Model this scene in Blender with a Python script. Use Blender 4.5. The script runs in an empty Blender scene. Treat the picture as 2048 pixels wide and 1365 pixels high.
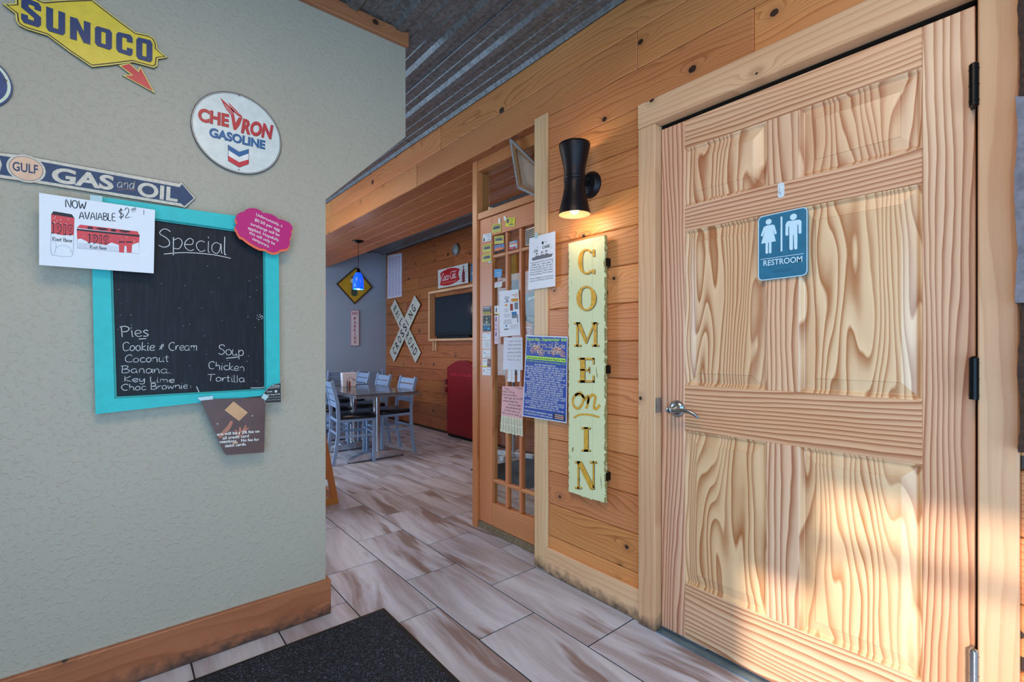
import bpy, math, random
from mathutils import Vector, Matrix
random.seed(7)
C = bpy.context.scene.collection
S = bpy.context.scene
D2R = math.pi/180
# ------------------------------------------------------------------ camera
cd = bpy.data.cameras.new('camera'); cam = bpy.data.objects.new('camera', cd); C.objects.link(cam)
cam.location = (0, 0, 1.15); cam.rotation_euler = (90*D2R, 0, -40*D2R)
cd.sensor_width = 36; cd.lens = 947/2048*36; cd.shift_y = 12.5/2048; cd.clip_start = .02
S.camera = cam
# ------------------------------------------------------------------ world, sun, lamps, exposure
W = bpy.data.worlds.new('sky'); S.world = W; W.use_nodes = True
bg = W.node_tree.nodes['Background']; bg.inputs[0].default_value = (.38, .69, 1, 1); bg.inputs[1].default_value = 1.5
sd = bpy.data.lights.new('sun', 'SUN'); sd.energy = 4.6; sd.angle = 1.6*D2R; sd.color = (1, .90, .78)
sun = bpy.data.objects.new('sun', sd); C.objects.link(sun)
SUN_D = Vector((1, .25, -.45)).normalized()
sun.rotation_euler = (-SUN_D).to_track_quat('Z', 'Y').to_euler()
def area(name, loc, rot, sx, sy, e, col):
    l = bpy.data.lights.new(name, 'AREA'); l.shape = 'RECTANGLE'; l.size = sx; l.size_y = sy; l.energy = e; l.color = col
    o = bpy.data.objects.new(name, l); o.location = loc; o.rotation_euler = rot; C.objects.link(o); return o
def point(name, loc, e, col, r=.03):
    l = bpy.data.lights.new(name, 'POINT'); l.energy = e; l.color = col; l.shadow_soft_size = r
    o = bpy.data.objects.new(name, l); o.location = loc; C.objects.link(o); return o
area('entry_ceiling_lamp', (.1, .35, 2.6), (0, 0, 0), .9, .9, 27, (1, .76, .54))
area('entry_daylight', (-.3, -1.28, .9), (90*D2R, 0, 0), 2.2, 1.6, 32, (.50, .76, 1))
area('window_daylight', (-1.21, -.6, 1.0), (0, -90*D2R, 0), 1.9, 1.1, 34, (.26, .62, 1))
area('dining_ceiling_fill', (.6, 4.3, 2.6), (0, 0, 0), .8, .8, 24, (1, .74, .56))  # fill lamp added out of view near the dining ceiling
area('dining_back_lamp', (3.0, 3.2, 2.55), (0, 0, 0), .5, .9, 10, (1, .74, .54))
area('dining_window_fill', (-1.16, 5.6, 1.5), (0, -90*D2R, 0), 1.6, 2.2, 90, (.56, .78, 1))  # fill lamp added in front of the made-up dining window
S.view_settings.view_transform = 'Standard'; S.view_settings.look = 'None'
S.view_settings.gamma = 1; S.view_settings.exposure = 0.0; S.view_settings.use_curve_mapping = False
S.cycles.max_bounces = 8; S.cycles.use_denoising = True
# ------------------------------------------------------------------ places
s40, c40 = math.sin(40*D2R), math.cos(40*D2R)
def ray(u, v):
    a, b = (u-1024)/947, (695-v)/947
    return (s40+a*c40, c40-a*s40, b)
class Frame:
    """a vertical plane of the building: (s,t) in metres on it, d metres out of it towards the room"""
    def __init__(f, ax, val): f.ax, f.val = ax, val
    def px(f, u, v):
        r = ray(u, v); k = f.val/(r[0] if f.ax == 'X' else r[1])
        return ((-r[1]*k if f.ax == 'X' else r[0]*k), 1.15+r[2]*k)
    def w(f, s, t, d=0): return Vector((f.val-d, -s, t)) if f.ax == 'X' else Vector((s, f.val-d, t))
    def z(f, sc, ox, oy): return lambda x, y: f.px(ox+x/sc, oy+y/sc)
def floor_pt(u, v):
    r = ray(u, v); k = -1.15/r[2]; return r[0]*k, r[1]*k
# ------------------------------------------------------------------ materials
def lin(c):
    def g(x):
        x /= 255.0
        return x/12.92 if x <= .04045 else ((x+.055)/1.055)**2.4
    return (g(c[0]), g(c[1]), g(c[2]), 1)
MATS = {}
def new_mat(name):
    m = bpy.data.materials.new(name); m.use_nodes = True
    return m, m.node_tree.nodes, m.node_tree.links, m.node_tree.nodes['Principled BSDF']
def plain(name, rgb, rough=.6, metal=0, emit=0, spec=.5, var=.08, vs=30, alpha=None, trans=0):
    if name in MATS: return MATS[name]
    m, N, L, B = new_mat(name)
    c = lin(rgb)
    if var and not emit:
        tc = N.new('ShaderNodeTexCoord'); n = N.new('ShaderNodeTexNoise'); n.inputs['Scale'].default_value = vs; n.inputs['Detail'].default_value = 4
        L.new(tc.outputs['Object'], n.inputs['Vector'])
        r = N.new('ShaderNodeValToRGB'); L.new(n.outputs['Fac'], r.inputs[0])
        r.color_ramp.elements[0].position = .3; r.color_ramp.elements[1].position = .7
        r.color_ramp.elements[0].color = tuple(x*(1-var) for x in c[:3])+(1,); r.color_ramp.elements[1].color = tuple(min(1, x*(1+var)) for x in c[:3])+(1,)
        L.new(r.outputs[0], B.inputs['Base Color'])
    else: B.inputs['Base Color'].default_value = c
    B.inputs['Roughness'].default_value = rough; B.inputs['Metallic'].default_value = metal
    B.inputs['Specular IOR Level'].default_value = spec
    if emit: B.inputs['Emission Color'].default_value = c; B.inputs['Emission Strength'].default_value = emit
    if trans: B.inputs['Transmission Weight'].default_value = trans
    MATS[name] = m; return m
class NT:
    """tiny expression helper for node graphs"""
    def __init__(s, m): s.N, s.L = m.node_tree.nodes, m.node_tree.links
    def lk(s, a, sock):
        if isinstance(a, (int, float)): sock.default_value = a
        elif isinstance(a, (tuple, list)): sock.default_value = a
        else: s.L.new(a, sock)
    def m(s, op, a, b=0, c=0, clamp=False):
        n = s.N.new('ShaderNodeMath'); n.operation = op; n.use_clamp = clamp
        s.lk(a, n.inputs[0]); s.lk(b, n.inputs[1]); s.lk(c, n.inputs[2]); return n.outputs[0]
    def xyz(s, a, b, c):
        n = s.N.new('ShaderNodeCombineXYZ'); s.lk(a, n.inputs[0]); s.lk(b, n.inputs[1]); s.lk(c, n.inputs[2]); return n.outputs[0]
    def sep(s, v):
        n = s.N.new('ShaderNodeSeparateXYZ'); s.L.new(v, n.inputs[0]); return n.outputs
    def noise(s, v, sc, det=3, dist=0, rough=.5):
        n = s.N.new('ShaderNodeTexNoise'); s.L.new(v, n.inputs['Vector']); n.inputs['Scale'].default_value = sc
        n.inputs['Detail'].default_value = det; n.inputs['Distortion'].default_value = dist; n.inputs['Roughness'].default_value = rough; return n.outputs['Fac']
    def ramp(s, v, stops):
        n = s.N.new('ShaderNodeValToRGB'); s.L.new(v, n.inputs[0]); e = n.color_ramp.elements
        while len(e) < len(stops): e.new(.5)
        for k, (p, c) in enumerate(stops): e[k].position = p; e[k].color = c if len(c) == 4 else tuple(c)+(1,)
        return n.outputs[0]
    def mix(s, f, a, b, mode='MIX'):
        n = s.N.new('ShaderNodeMix'); n.data_type = 'RGBA'; n.blend_type = mode
        s.lk(f, n.inputs[0]); s.lk(a, n.inputs[6]); s.lk(b, n.inputs[7]); return n.outputs[2]
    def bump(s, h, st, dist=.002, B=None):
        n = s.N.new('ShaderNodeBump'); n.inputs['Strength'].default_value = st; n.inputs['Distance'].default_value = dist
        s.L.new(h, n.inputs['Height'])
        if B: s.L.new(n.outputs[0], B.inputs['Normal'])
        return n.outputs[0]
    def obj(s, rnd=(17, 31, 23)):
        tc = s.N.new('ShaderNodeTexCoord').outputs['Object']
        if not rnd: return tc
        r = s.N.new('ShaderNodeObjectInfo').outputs['Random']
        v = s.xyz(s.m('MULTIPLY', r, rnd[0]), s.m('MULTIPLY', r, rnd[1]), s.m('MULTIPLY', r, rnd[2]))
        n = s.N.new('ShaderNodeVectorMath'); n.operation = 'ADD'; s.L.new(tc, n.inputs[0]); s.L.new(v, n.inputs[1]); return n.outputs[0]
def wood(name, along, across, early, late, knot=(70, 42, 28), ring=26, amp=9, knots=.3, contrast=.8, tint=.12, rough=.45, fine=.25, sharp=.55, stretch=.55, ksz=.010, grime=0, den0=-.05):
    """pine: growth rings bent by slow noise and round knots; along/across are the axes 'XYZ' of grain"""
    if name in MATS: return MATS[name]
    m, N, L, B = new_mat(name); t = NT(m)
    o = t.sep(t.obj()); ax = {'X': o[0], 'Y': o[1], 'Z': o[2]}
    A, Q = ax[along], ax[across]
    K = ax[[k for k in 'XYZ' if k not in (along, across)][0]]
    # knots
    ka, kq = 2.3, 6.2
    vp = t.xyz(t.m('MULTIPLY', A, ka), t.m('MULTIPLY', Q, kq), 0)
    vo = N.new('ShaderNodeTexVoronoi'); vo.voronoi_dimensions = '2D'; vo.inputs['Scale'].default_value = 1; L.new(vp, vo.inputs['Vector'])
    ps = t.sep(vo.outputs['Position']); sc = t.sep(vo.outputs['Color'])
    keep = t.m('LESS_THAN', sc[0], knots)
    da = t.m('DIVIDE', t.m('SUBTRACT', t.m('MULTIPLY', A, ka), ps[0]), ka)
    dq = t.m('DIVIDE', t.m('SUBTRACT', t.m('MULTIPLY', Q, kq), ps[1]), kq)
    wob = t.m('MULTIPLY', t.m('SUBTRACT', t.noise(t.xyz(A, Q, K), 60, 2), .5), .006)
    q2 = t.m('MULTIPLY', dq, dq); a2 = t.m('MULTIPLY', da, da)
    infl = t.m('MULTIPLY', t.m('EXPONENT', t.m('MULTIPLY', t.m('ADD', t.m('DIVIDE', a2, .0042), t.m('DIVIDE', q2, .00055)), -1)), keep)
    dist = t.m('ADD', t.m('SQRT', t.m('ADD', t.m('MULTIPLY', a2, .75), q2)), wob)
    kr = t.m('MULTIPLY_ADD', sc[1], ksz, ksz*.45)
    km = t.m('MULTIPLY', t.m('LESS_THAN', dist, kr), keep)
    halo = t.m('MULTIPLY', t.m('SUBTRACT', 1, t.m('DIVIDE', dist, .035), 0, True), keep)
    # rings
    n1 = t.noise(t.xyz(t.m('MULTIPLY', A, stretch), t.m('MULTIPLY', Q, 3.2), K), 1.6, 2)
    n2 = t.noise(t.xyz(t.m('MULTIPLY', A, 5), t.m('MULTIPLY', Q, 14), K), 1, 2)
    f = t.m('ADD', t.m('MULTIPLY', Q, ring), t.m('ADD', t.m('MULTIPLY', n1, amp), t.m('MULTIPLY', n2, .55)))
    f = t.m('ADD', f, t.m('MULTIPLY', infl, 2.4))
    fr = t.m('FRACT', f)
    rg = t.ramp(fr, [(0, (0, 0, 0)), (sharp, (.25, .25, .25)), (.9, (1, 1, 1)), (1, (0, 0, 0))])
    den = t.noise(t.xyz(t.m('MULTIPLY', A, .6), t.m('MULTIPLY', Q, 9), K), 1, 1)
    rg = t.m('MULTIPLY', rg, t.m('MULTIPLY', t.m('MULTIPLY_ADD', den, 1.5, den0, True), contrast))
    fib = t.noise(t.xyz(t.m('MULTIPLY', A, 5), t.m('MULTIPLY', Q, 260), t.m('MULTIPLY', K, 260)), 1, 2)
    col = t.mix(rg, lin(early), lin(late))
    col = t.mix(t.m('MULTIPLY', fib, fine), col, lin(late))
    big = t.noise(t.xyz(t.m('MULTIPLY', A, .7), t.m('MULTIPLY', Q, 3), K), 1.3, 3)
    col = t.mix(t.m('MULTIPLY_ADD', big, 1.2, -.3, True), col, t.mix(1.0, col, lin((228, 190, 160)), 'MULTIPLY'))
    col = t.mix(t.m('MULTIPLY', halo, .45), col, lin(tuple(int(x*.72) for x in late)))
    kc = t.mix(t.m('FRACT', t.m('MULTIPLY', dist, 420)), lin(knot), lin(tuple(int(x*.6) for x in knot)))
    col = t.mix(km, col, kc)
    if grime:
        zz = t.m('ADD', t.sep(N.new('ShaderNodeNewGeometry').outputs['Position'])[2], t.m('MULTIPLY', t.m('SUBTRACT', t.noise(N['Geometry'].outputs['Position'], 28, 4), .5), .10))
        col = t.mix(t.m('MULTIPLY', t.m('SUBTRACT', 1, t.m('DIVIDE', zz, .06), 0, True), grime), col, lin((48, 42, 38)))
    r = N.new('ShaderNodeObjectInfo').outputs['Random']
    hsv = N.new('ShaderNodeHueSaturation'); L.new(col, hsv.inputs['Color'])
    L.new(t.m('MULTIPLY_ADD', t.m('FRACT', t.m('MULTIPLY', r, 7.3)), tint*2, 1-tint), hsv.inputs['Value'])
    L.new(t.m('MULTIPLY_ADD', t.m('FRACT', t.m('MULTIPLY', r, 13.7)), .012, .494), hsv.inputs['Hue'])
    L.new(hsv.outputs[0], B.inputs['Base Color'])
    B.inputs['Roughness'].default_value = rough; B.inputs['Specular IOR Level'].default_value = .5
    t.bump(t.m('ADD', rg, t.m('MULTIPLY', km, -1.5)), .25, .0006, B)
    MATS[name] = m; return m
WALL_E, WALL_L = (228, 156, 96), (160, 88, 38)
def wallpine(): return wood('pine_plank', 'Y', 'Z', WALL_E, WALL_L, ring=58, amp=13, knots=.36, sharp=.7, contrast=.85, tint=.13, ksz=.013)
def shaded_pine(): return wood('pine_plank_shaded', 'Y', 'Z', (176, 110, 64), (118, 64, 30), ring=30, amp=11, knots=.42, contrast=.9, tint=.2, ksz=.014, rough=.35)  # wall pine in darker colours, painting in the dining room's shade
def wallpine_x(): return wood('pine_plank_flat', 'Y', 'X', (206, 132, 80), (144, 80, 44), ring=30, amp=10, knots=.25, contrast=.6)
def board(al, ac, nm): return wood('pine_board_'+nm, al, ac, (232, 194, 152), (190, 138, 94), ring=38, amp=4, knots=.3, contrast=.6, tint=.06, ksz=.009, grime=.85)
DW = dict(ring=52, amp=9, knots=.0, contrast=1.0, tint=.05, fine=.15, rough=.34, sharp=.45, stretch=.35, den0=.25)
def doorv(): return wood('door_pine_upright', 'Z', 'Y', (244, 206, 172), (168, 106, 72), **DW)
def doorh(): return wood('door_pine_level', 'Y', 'Z', (242, 202, 168), (168, 106, 72), **DW)
def doorp(): return wood('door_pine_panel', 'Z', 'Y', (246, 212, 172), (172, 104, 60), ring=38, amp=18, stretch=.5, den0=.2, knots=0, contrast=.95, tint=.05, fine=.15, rough=.28, sharp=.45)
def firv(): return wood('fir_upright', 'Z', 'Y', (216, 144, 88), (156, 86, 44), ring=70, amp=5, knots=0, contrast=.8, tint=.05, rough=.35)
def firh(): return wood('fir_level', 'Y', 'Z', (214, 142, 86), (154, 84, 44), ring=70, amp=8, knots=0, contrast=.8, tint=.05, rough=.35)
def basewood(): return wood('stained_base', 'X', 'Z', (184, 128, 88), (140, 88, 56), ring=20, amp=8, knots=.35, contrast=.6, tint=.04, rough=.4, grime=.9, ksz=.012)
def drywall(name, rgb, strength=.6, sc=1.0):
    if name in MATS: return MATS[name]
    m, N, L, B = new_mat(name); t = NT(m); o = t.obj(None)
    n1 = t.noise(o, 62*sc, 3, .4); n2 = t.noise(o, 170*sc, 2)
    blobs = t.ramp(n1, [(.54, (0, 0, 0)), (.66, (1, 1, 1))])
    h = t.m('ADD', t.m('MULTIPLY', blobs, .7), t.m('MULTIPLY', n2, .5))
    t.bump(h, strength, .004, B)
    c = t.mix(t.noise(o, 2, 3), lin(rgb), lin(tuple(int(x*.95) for x in rgb)))
    L.new(c, B.inputs['Base Color']); B.inputs['Roughness'].default_value = .55; MATS[name] = m; return m
def tilemat():
    if 'tile' in MATS: return MATS['tile']
    m, N, L, B = new_mat('wood_look_tile'); t = NT(m); o = t.sep(t.obj((41, 73, 0)))
    X, Y = o[0], o[1]
    warp = t.m('MULTIPLY', t.m('SUBTRACT', t.noise(t.xyz(X, Y, 0), 2.2, 2), .5), .10)
    XW = t.m('ADD', t.m('ADD', X, warp), t.m('MULTIPLY', Y, t.m('MULTIPLY', t.m('SUBTRACT', N.new('ShaderNodeObjectInfo').outputs['Random'], .5), .3)))
    v = t.xyz(t.m('MULTIPLY', XW, 8), t.m('MULTIPLY', Y, .7), 0)
    a = t.noise(v, 1.1, 5, .15, .62)
    col = t.ramp(a, [(.28, lin((150, 136, 136))), (.42, lin((170, 164, 172))), (.52, lin((190, 190, 204))), (.62, lin((208, 212, 226))), (.78, lin((184, 178, 184)))])
    b = t.noise(t.xyz(t.m('MULTIPLY', XW, 6.5), t.m('MULTIPLY', Y, .9), 4), 1.0, 4, .2, .6)
    col = t.mix(t.ramp(b, [(.56, (0, 0, 0)), (.64, (.85, .85, .85))]), col, lin((128, 102, 94)))
    fine = t.noise(t.xyz(t.m('MULTIPLY', X, 170), t.m('MULTIPLY', Y, 8), 0), 1, 2)
    col = t.mix(t.m('MULTIPLY', fine, .22), col, lin((120, 108, 110)))
    L.new(col, B.inputs['Base Color']); B.inputs['Roughness'].default_value = .38
    t.bump(t.m('ADD', fine, a), .15, .001, B); MATS['tile'] = m; return m
def galv():
    if 'galv' in MATS: return MATS['galv']
    m, N, L, B = new_mat('galvanised_steel'); t = NT(m); o = t.obj()
    vo = N.new('ShaderNodeTexVoronoi'); vo.inputs['Scale'].default_value = 70; L.new(o, vo.inputs['Vector'])
    g = t.sep(vo.outputs['Color'])[0]
    c = t.mix(g, lin((104, 106, 108)), lin((136, 140, 144)))
    c = t.mix(t.ramp(t.noise(o, 4, 5), [(.5, (0, 0, 0)), (.75, (.5, .5, .5))]), c, lin((112, 104, 96)))
    L.new(c, B.inputs['Base Color']); B.inputs['Metallic'].default_value = .55; B.inputs['Roughness'].default_value = .5
    MATS['galv'] = m; return m
def carpet():
    if 'carpet' in MATS: return MATS['carpet']
    m, N, L, B = new_mat('loop_mat'); t = NT(m); o = t.obj(None)
    a = t.noise(o, 190, 3, 2.0); c = t.ramp(a, [(.46, lin((10, 13, 20))), (.58, lin((30, 38, 52))), (.66, lin((130, 148, 178)))])
    L.new(c, B.inputs['Base Color']); B.inputs['Roughness'].default_value = .95; t.bump(a, 1, .006, B); MATS['carpet'] = m; return m
def distressed():
    if 'distressed' in MATS: return MATS['distressed']
    m, N, L, B = new_mat('distressed_cream_paint'); t = NT(m); o = t.obj(None); q = t.sep(o)
    a = t.noise(t.xyz(q[0], t.m('MULTIPLY', q[1], 40), t.m('MULTIPLY', q[2], 7)), 1, 5, .5)
    # worn towards the board's own rim (own coordinates)
    ey = t.m('SUBTRACT', .1115, t.m('ABSOLUTE', q[1])); ez = t.m('SUBTRACT', .60, t.m('ABSOLUTE', t.m('SUBTRACT', q[2], .60)))
    e = t.m('MINIMUM', ey, ez)
    nn = t.noise(o, 45, 5, .3)
    wear = t.m('GREATER_THAN', t.m('SUBTRACT', nn, t.m('MULTIPLY', e, 36)), .37)
    spots = t.m('GREATER_THAN', a, .70)
    c = t.mix(t.noise(o, 6, 3), lin((226, 226, 178)), lin((210, 216, 172)))
    c = t.mix(t.m('MAXIMUM', wear, spots), c, t.mix(t.noise(o, 30, 3), lin((126, 106, 64)), lin((170, 160, 100))))
    L.new(c, B.inputs['Base Color']); B.inputs['Roughness'].default_value = .7; MATS['distressed'] = m; return m
def chalk_black():
    if 'cb' in MATS: return MATS['cb']
    m, N, L, B = new_mat('chalkboard_black'); t = NT(m); o = t.obj(None); q = t.sep(o)
    a = t.noise(t.xyz(t.m('MULTIPLY', q[0], 90), q[1], t.m('MULTIPLY', q[2], 9)), 1, 4)
    c = t.mix(t.ramp(a, [(.45, (0, 0, 0)), (.8, (.5, .5, .5))]), lin((15, 18, 28)), lin((42, 48, 62)))
    L.new(c, B.inputs['Base Color']); B.inputs['Roughness'].default_value = .5; B.inputs['Specular IOR Level'].default_value = .25; MATS['cb'] = m; return m
def glass():
    if 'glass' in MATS: return MATS['glass']
    m = bpy.data.materials.new('window_glass'); m.use_nodes = True; N, L = m.node_tree.nodes, m.node_tree.links
    N.remove(N['Principled BSDF']); out = N['Material Output']
    tr = N.new('ShaderNodeBsdfTransparent'); tr.inputs[0].default_value = (.9, .93, .92, 1)
    gl = N.new('ShaderNodeBsdfGlossy'); gl.inputs['Roughness'].default_value = .02
    lw = N.new('ShaderNodeLayerWeight'); lw.inputs['Blend'].default_value = .5; t = NT(m)
    fc = t.m('MULTIPLY_ADD', t.m('POWER', lw.outputs['Facing'], 5.0), .10, .02); mx = N.new('ShaderNodeMixShader')
    L.new(fc, mx.inputs[0]); L.new(tr.outputs[0], mx.inputs[1]); L.new(gl.outputs[0], mx.inputs[2]); L.new(mx.outputs[0], out.inputs[0])
    MATS['glass'] = m; return m
# ------------------------------------------------------------------ mesh building
WPOS = {}
def wpos(o): return WPOS.get(o.name, Vector((0, 0, 0))) if o else Vector((0, 0, 0))
def tag(o, label=None, cat=None, group=None, kind=None):
    if label: o['label'] = label
    if cat: o['category'] = cat
    if group: o['group'] = group
    if kind: o['kind'] = kind
    return o
def thing(name, loc, label=None, cat=None, group=None, kind=None, parent=None):
    o = bpy.data.objects.new(name, None); o.empty_display_size = .05; C.objects.link(o)
    loc = Vector(loc); o.location = loc-wpos(parent); WPOS[o.name] = loc
    if parent: o.parent = parent
    return tag(o, label, cat, group, kind)
class MB:
    def __init__(s): s.v, s.f, s.mi, s.mats, s.sm = [], [], [], [], []
    def mat(s, m):
        if m not in s.mats: s.mats.append(m)
        return s.mats.index(m)
    def add(s, vs, fs, m, smooth=False):
        b = len(s.v); s.v += [Vector(p) for p in vs]; k = s.mat(m)
        for f in fs: s.f.append([b+i for i in f]); s.mi.append(k); s.sm.append(smooth)
        return s
    def box(s, x0, x1, y0, y1, z0, z1, m):
        vs = [(x, y, z) for x in (x0, x1) for y in (y0, y1) for z in (z0, z1)]
        return s.add(vs, [(0, 1, 3, 2), (4, 6, 7, 5), (0, 4, 5, 1), (2, 3, 7, 6), (0, 2, 6, 4), (1, 5, 7, 3)], m)
    def bar(s, a, b, w, h, m, up=(0, 0, 1)):
        a, b = Vector(a), Vector(b); d = (b-a).normalized(); u = Vector(up); x = d.cross(u)
        if x.length < 1e-4: x = d.cross(Vector((1, 0, 0)))
        x.normalize(); y = x.cross(d).normalized()
        vs = [p+x*i*w/2+y*j*h/2 for p in (a, b) for i, j in ((-1, -1), (1, -1), (1, 1), (-1, 1))]
        return s.add(vs, [(3, 2, 1, 0), (4, 5, 6, 7), (0, 1, 5, 4), (1, 2, 6, 5), (2, 3, 7, 6), (3, 0, 4, 7)], m)
    def path(s, pts, w, h, m, up=(0, 1, 0)):
        """rectangular tube along points; w across 'up', h along 'up'"""
        P = [Vector(p) for p in pts]; u = Vector(up); n = len(P); vs = []
        for i in range(n):
            d = (P[min(i+1, n-1)]-P[max(i-1, 0)]).normalized(); x = d.cross(u).normalized()
            vs += [P[i]+x*a*w/2+u*b*h/2 for a, b in ((-1, -1), (1, -1), (1, 1), (-1, 1))]
        fs = [(3, 2, 1, 0), tuple(range(4*n-4, 4*n))]
        for i in range(n-1):
            for k in range(4): fs.append((4*i+k, 4*i+(k+1) % 4, 4*i+4+(k+1) % 4, 4*i+4+k))
        return s.add(vs, fs, m)
    def tube(s, pts, r, m, n=8, caps=True):
        P = [Vector(p) for p in pts]; k = len(P); rr = r if isinstance(r, (list, tuple)) else [r]*k; vs = []; ref = None
        for i in range(k):
            d = (P[min(i+1, k-1)]-P[max(i-1, 0)]).normalized()
            if ref is None: ref = d.orthogonal().normalized()
            x = (ref-d*ref.dot(d)).normalized(); ref = x; y = d.cross(x)
            vs += [P[i]+(x*math.cos(2*math.pi*j/n)+y*math.sin(2*math.pi*j/n))*rr[i] for j in range(n)]
        fs = [(i*n+j, i*n+(j+1) % n, (i+1)*n+(j+1) % n, (i+1)*n+j) for i in range(k-1) for j in range(n)]
        s.add(vs, fs, m, True)
        if caps: s.add(vs[:n], [tuple(range(n))[::-1]], m); s.add(vs[-n:], [tuple(range(n))], m)
        return s
    def lathe(s, prof, c, m, n=32, axis='Z', smooth=True):
        c = Vector(c); vs = []; k = len(prof)
        for r, h in prof:
            for j in range(n):
                a = 2*math.pi*j/n; p = (r*math.cos(a), r*math.sin(a), h)
                if axis == 'X': p = (-h, r*math.cos(a), r*math.sin(a))
                if axis == 'Y': p = (r*math.cos(a), -h, r*math.sin(a))
                vs.append(c+Vector(p))
        fs = [(i*n+j, i*n+(j+1) % n, (i+1)*n+(j+1) % n, (i+1)*n+j) for i in range(k-1) for j in range(n)]
        return s.add(vs, fs, m, smooth)
    def poly(s, F, pts, d, m):   # flat face on frame F at depth d
        return s.add([F.w(p[0], p[1], d) for p in pts], [tuple(range(len(pts)))], m)
    def prism(s, F, pts, d0, d1, m, side=None):
        n = len(pts); a = [F.w(p[0], p[1], d1) for p in pts]; b = [F.w(p[0], p[1], d0) for p in pts]
        s.add(a, [tuple(range(n))], m); s.add(b, [tuple(range(n))[::-1]], side or m)
        return s.add(a+b, [(i, n+i, n+(i+1) % n, (i+1) % n) for i in range(n)], side or m)
    def ring(s, F, A, B, d, m):  # flat ring between two loops of equal length
        n = len(A); return s.add([F.w(p[0], p[1], d) for p in A+B], [(i, (i+1) % n, n+(i+1) % n, n+i) for i in range(n)], m)
    def ribbon(s, F, pts, w, d, m, closed=False):
        P = [Vector((p[0], p[1])) for p in pts]; n = len(P); vs = []
        for i in range(n):
            a = P[(i-1) % n] if closed or i else P[0]; b = P[(i+1) % n] if closed or i < n-1 else P[-1]
            t = (b-a); t = t.normalized() if t.length > 1e-9 else Vector((1, 0)); k = Vector((-t.y, t.x))*w/2
            vs += [F.w(*(P[i]+k), d), F.w(*(P[i]-k), d)]
        fs = [(2*i, 2*i+1, (2*i+3) % (2*n), (2*i+2) % (2*n)) for i in range(n if closed else n-1)]
        return s.add(vs, fs, m)
    def build(s, name, parent=None, origin=None, bevel=0, seg=1, label=None, cat=None, group=None, kind=None, auto=True):
        if origin is None:
            if parent: origin = wpos(parent)
            else:
                lo = [min(p[i] for p in s.v) for i in range(3)]; hi = [max(p[i] for p in s.v) for i in range(3)]
                origin = Vector(((lo[0]+hi[0])/2, (lo[1]+hi[1])/2, lo[2]))
        origin = Vector(origin)
        me = bpy.data.meshes.new(name); me.from_pydata([tuple(p-origin) for p in s.v], [], s.f)
        for m in s.mats: me.materials.append(m)
        me.polygons.foreach_set('material_index', s.mi); me.polygons.foreach_set('use_smooth', s.sm); me.update()
        o = bpy.data.objects.new(name, me); C.objects.link(o); o.location = origin-wpos(parent); WPOS[o.name] = origin
        if parent: o.parent = parent
        if bevel:
            b = o.modifiers.new('bevel', 'BEVEL'); b.width = bevel; b.segments = seg; b.limit_method = 'ANGLE'; b.angle_limit = .6
        return tag(o, label, cat, group, kind)
def copy_tree(o, parent=None):
    c = o.copy(); C.objects.link(c); c.parent = parent
    for ch in list(o.children): copy_tree(ch, c)
    return c
# ------------------------------------------------------------------ lettering
_tc = {}
def glyphs(txt, off=0.0, spacing=1.0, shear=0.0):
    k = (txt, off, spacing, shear)
    if k in _tc: return _tc[k]
    cu = bpy.data.curves.new('t', 'FONT'); cu.body = txt; cu.size = 1; cu.offset = off; cu.space_character = spacing; cu.shear = shear; cu.resolution_u = 4
    ob = bpy.data.objects.new('t', cu); me = ob.to_mesh()
    vs = [(v.co.x, v.co.y) for v in me.vertices]; fs = [tuple(p.vertices) for p in me.polygons]
    ob.to_mesh_clear(); bpy.data.objects.remove(ob); bpy.data.curves.remove(cu); _tc[k] = (vs, fs); return vs, fs
CAP = max(v[1] for v in glyphs('H')[0])
def fitmap(F, bl, br, tl):
    bl, br, tl = Vector(bl), Vector(br), Vector(tl)
    return lambda x, y: bl+(br-bl)*x+(tl-bl)*y
def text(mb, F, txt, bl, br, tl, d, m, off=0.0, shear=0.0, spacing=1.0):
    """letters whose baseline runs bl-br and whose capitals reach tl (plane coordinates)"""
    vs, fs = glyphs(txt, off, spacing, shear)
    if not vs: return
    x0 = min(v[0] for v in vs); x1 = max(v[0] for v in vs); g = fitmap(F, bl, br, tl)
    pts = [g((x-x0)/(x1-x0), y/CAP) for x, y in vs]
    mb.add([F.w(p[0], p[1], d) for p in pts], fs, m)
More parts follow.
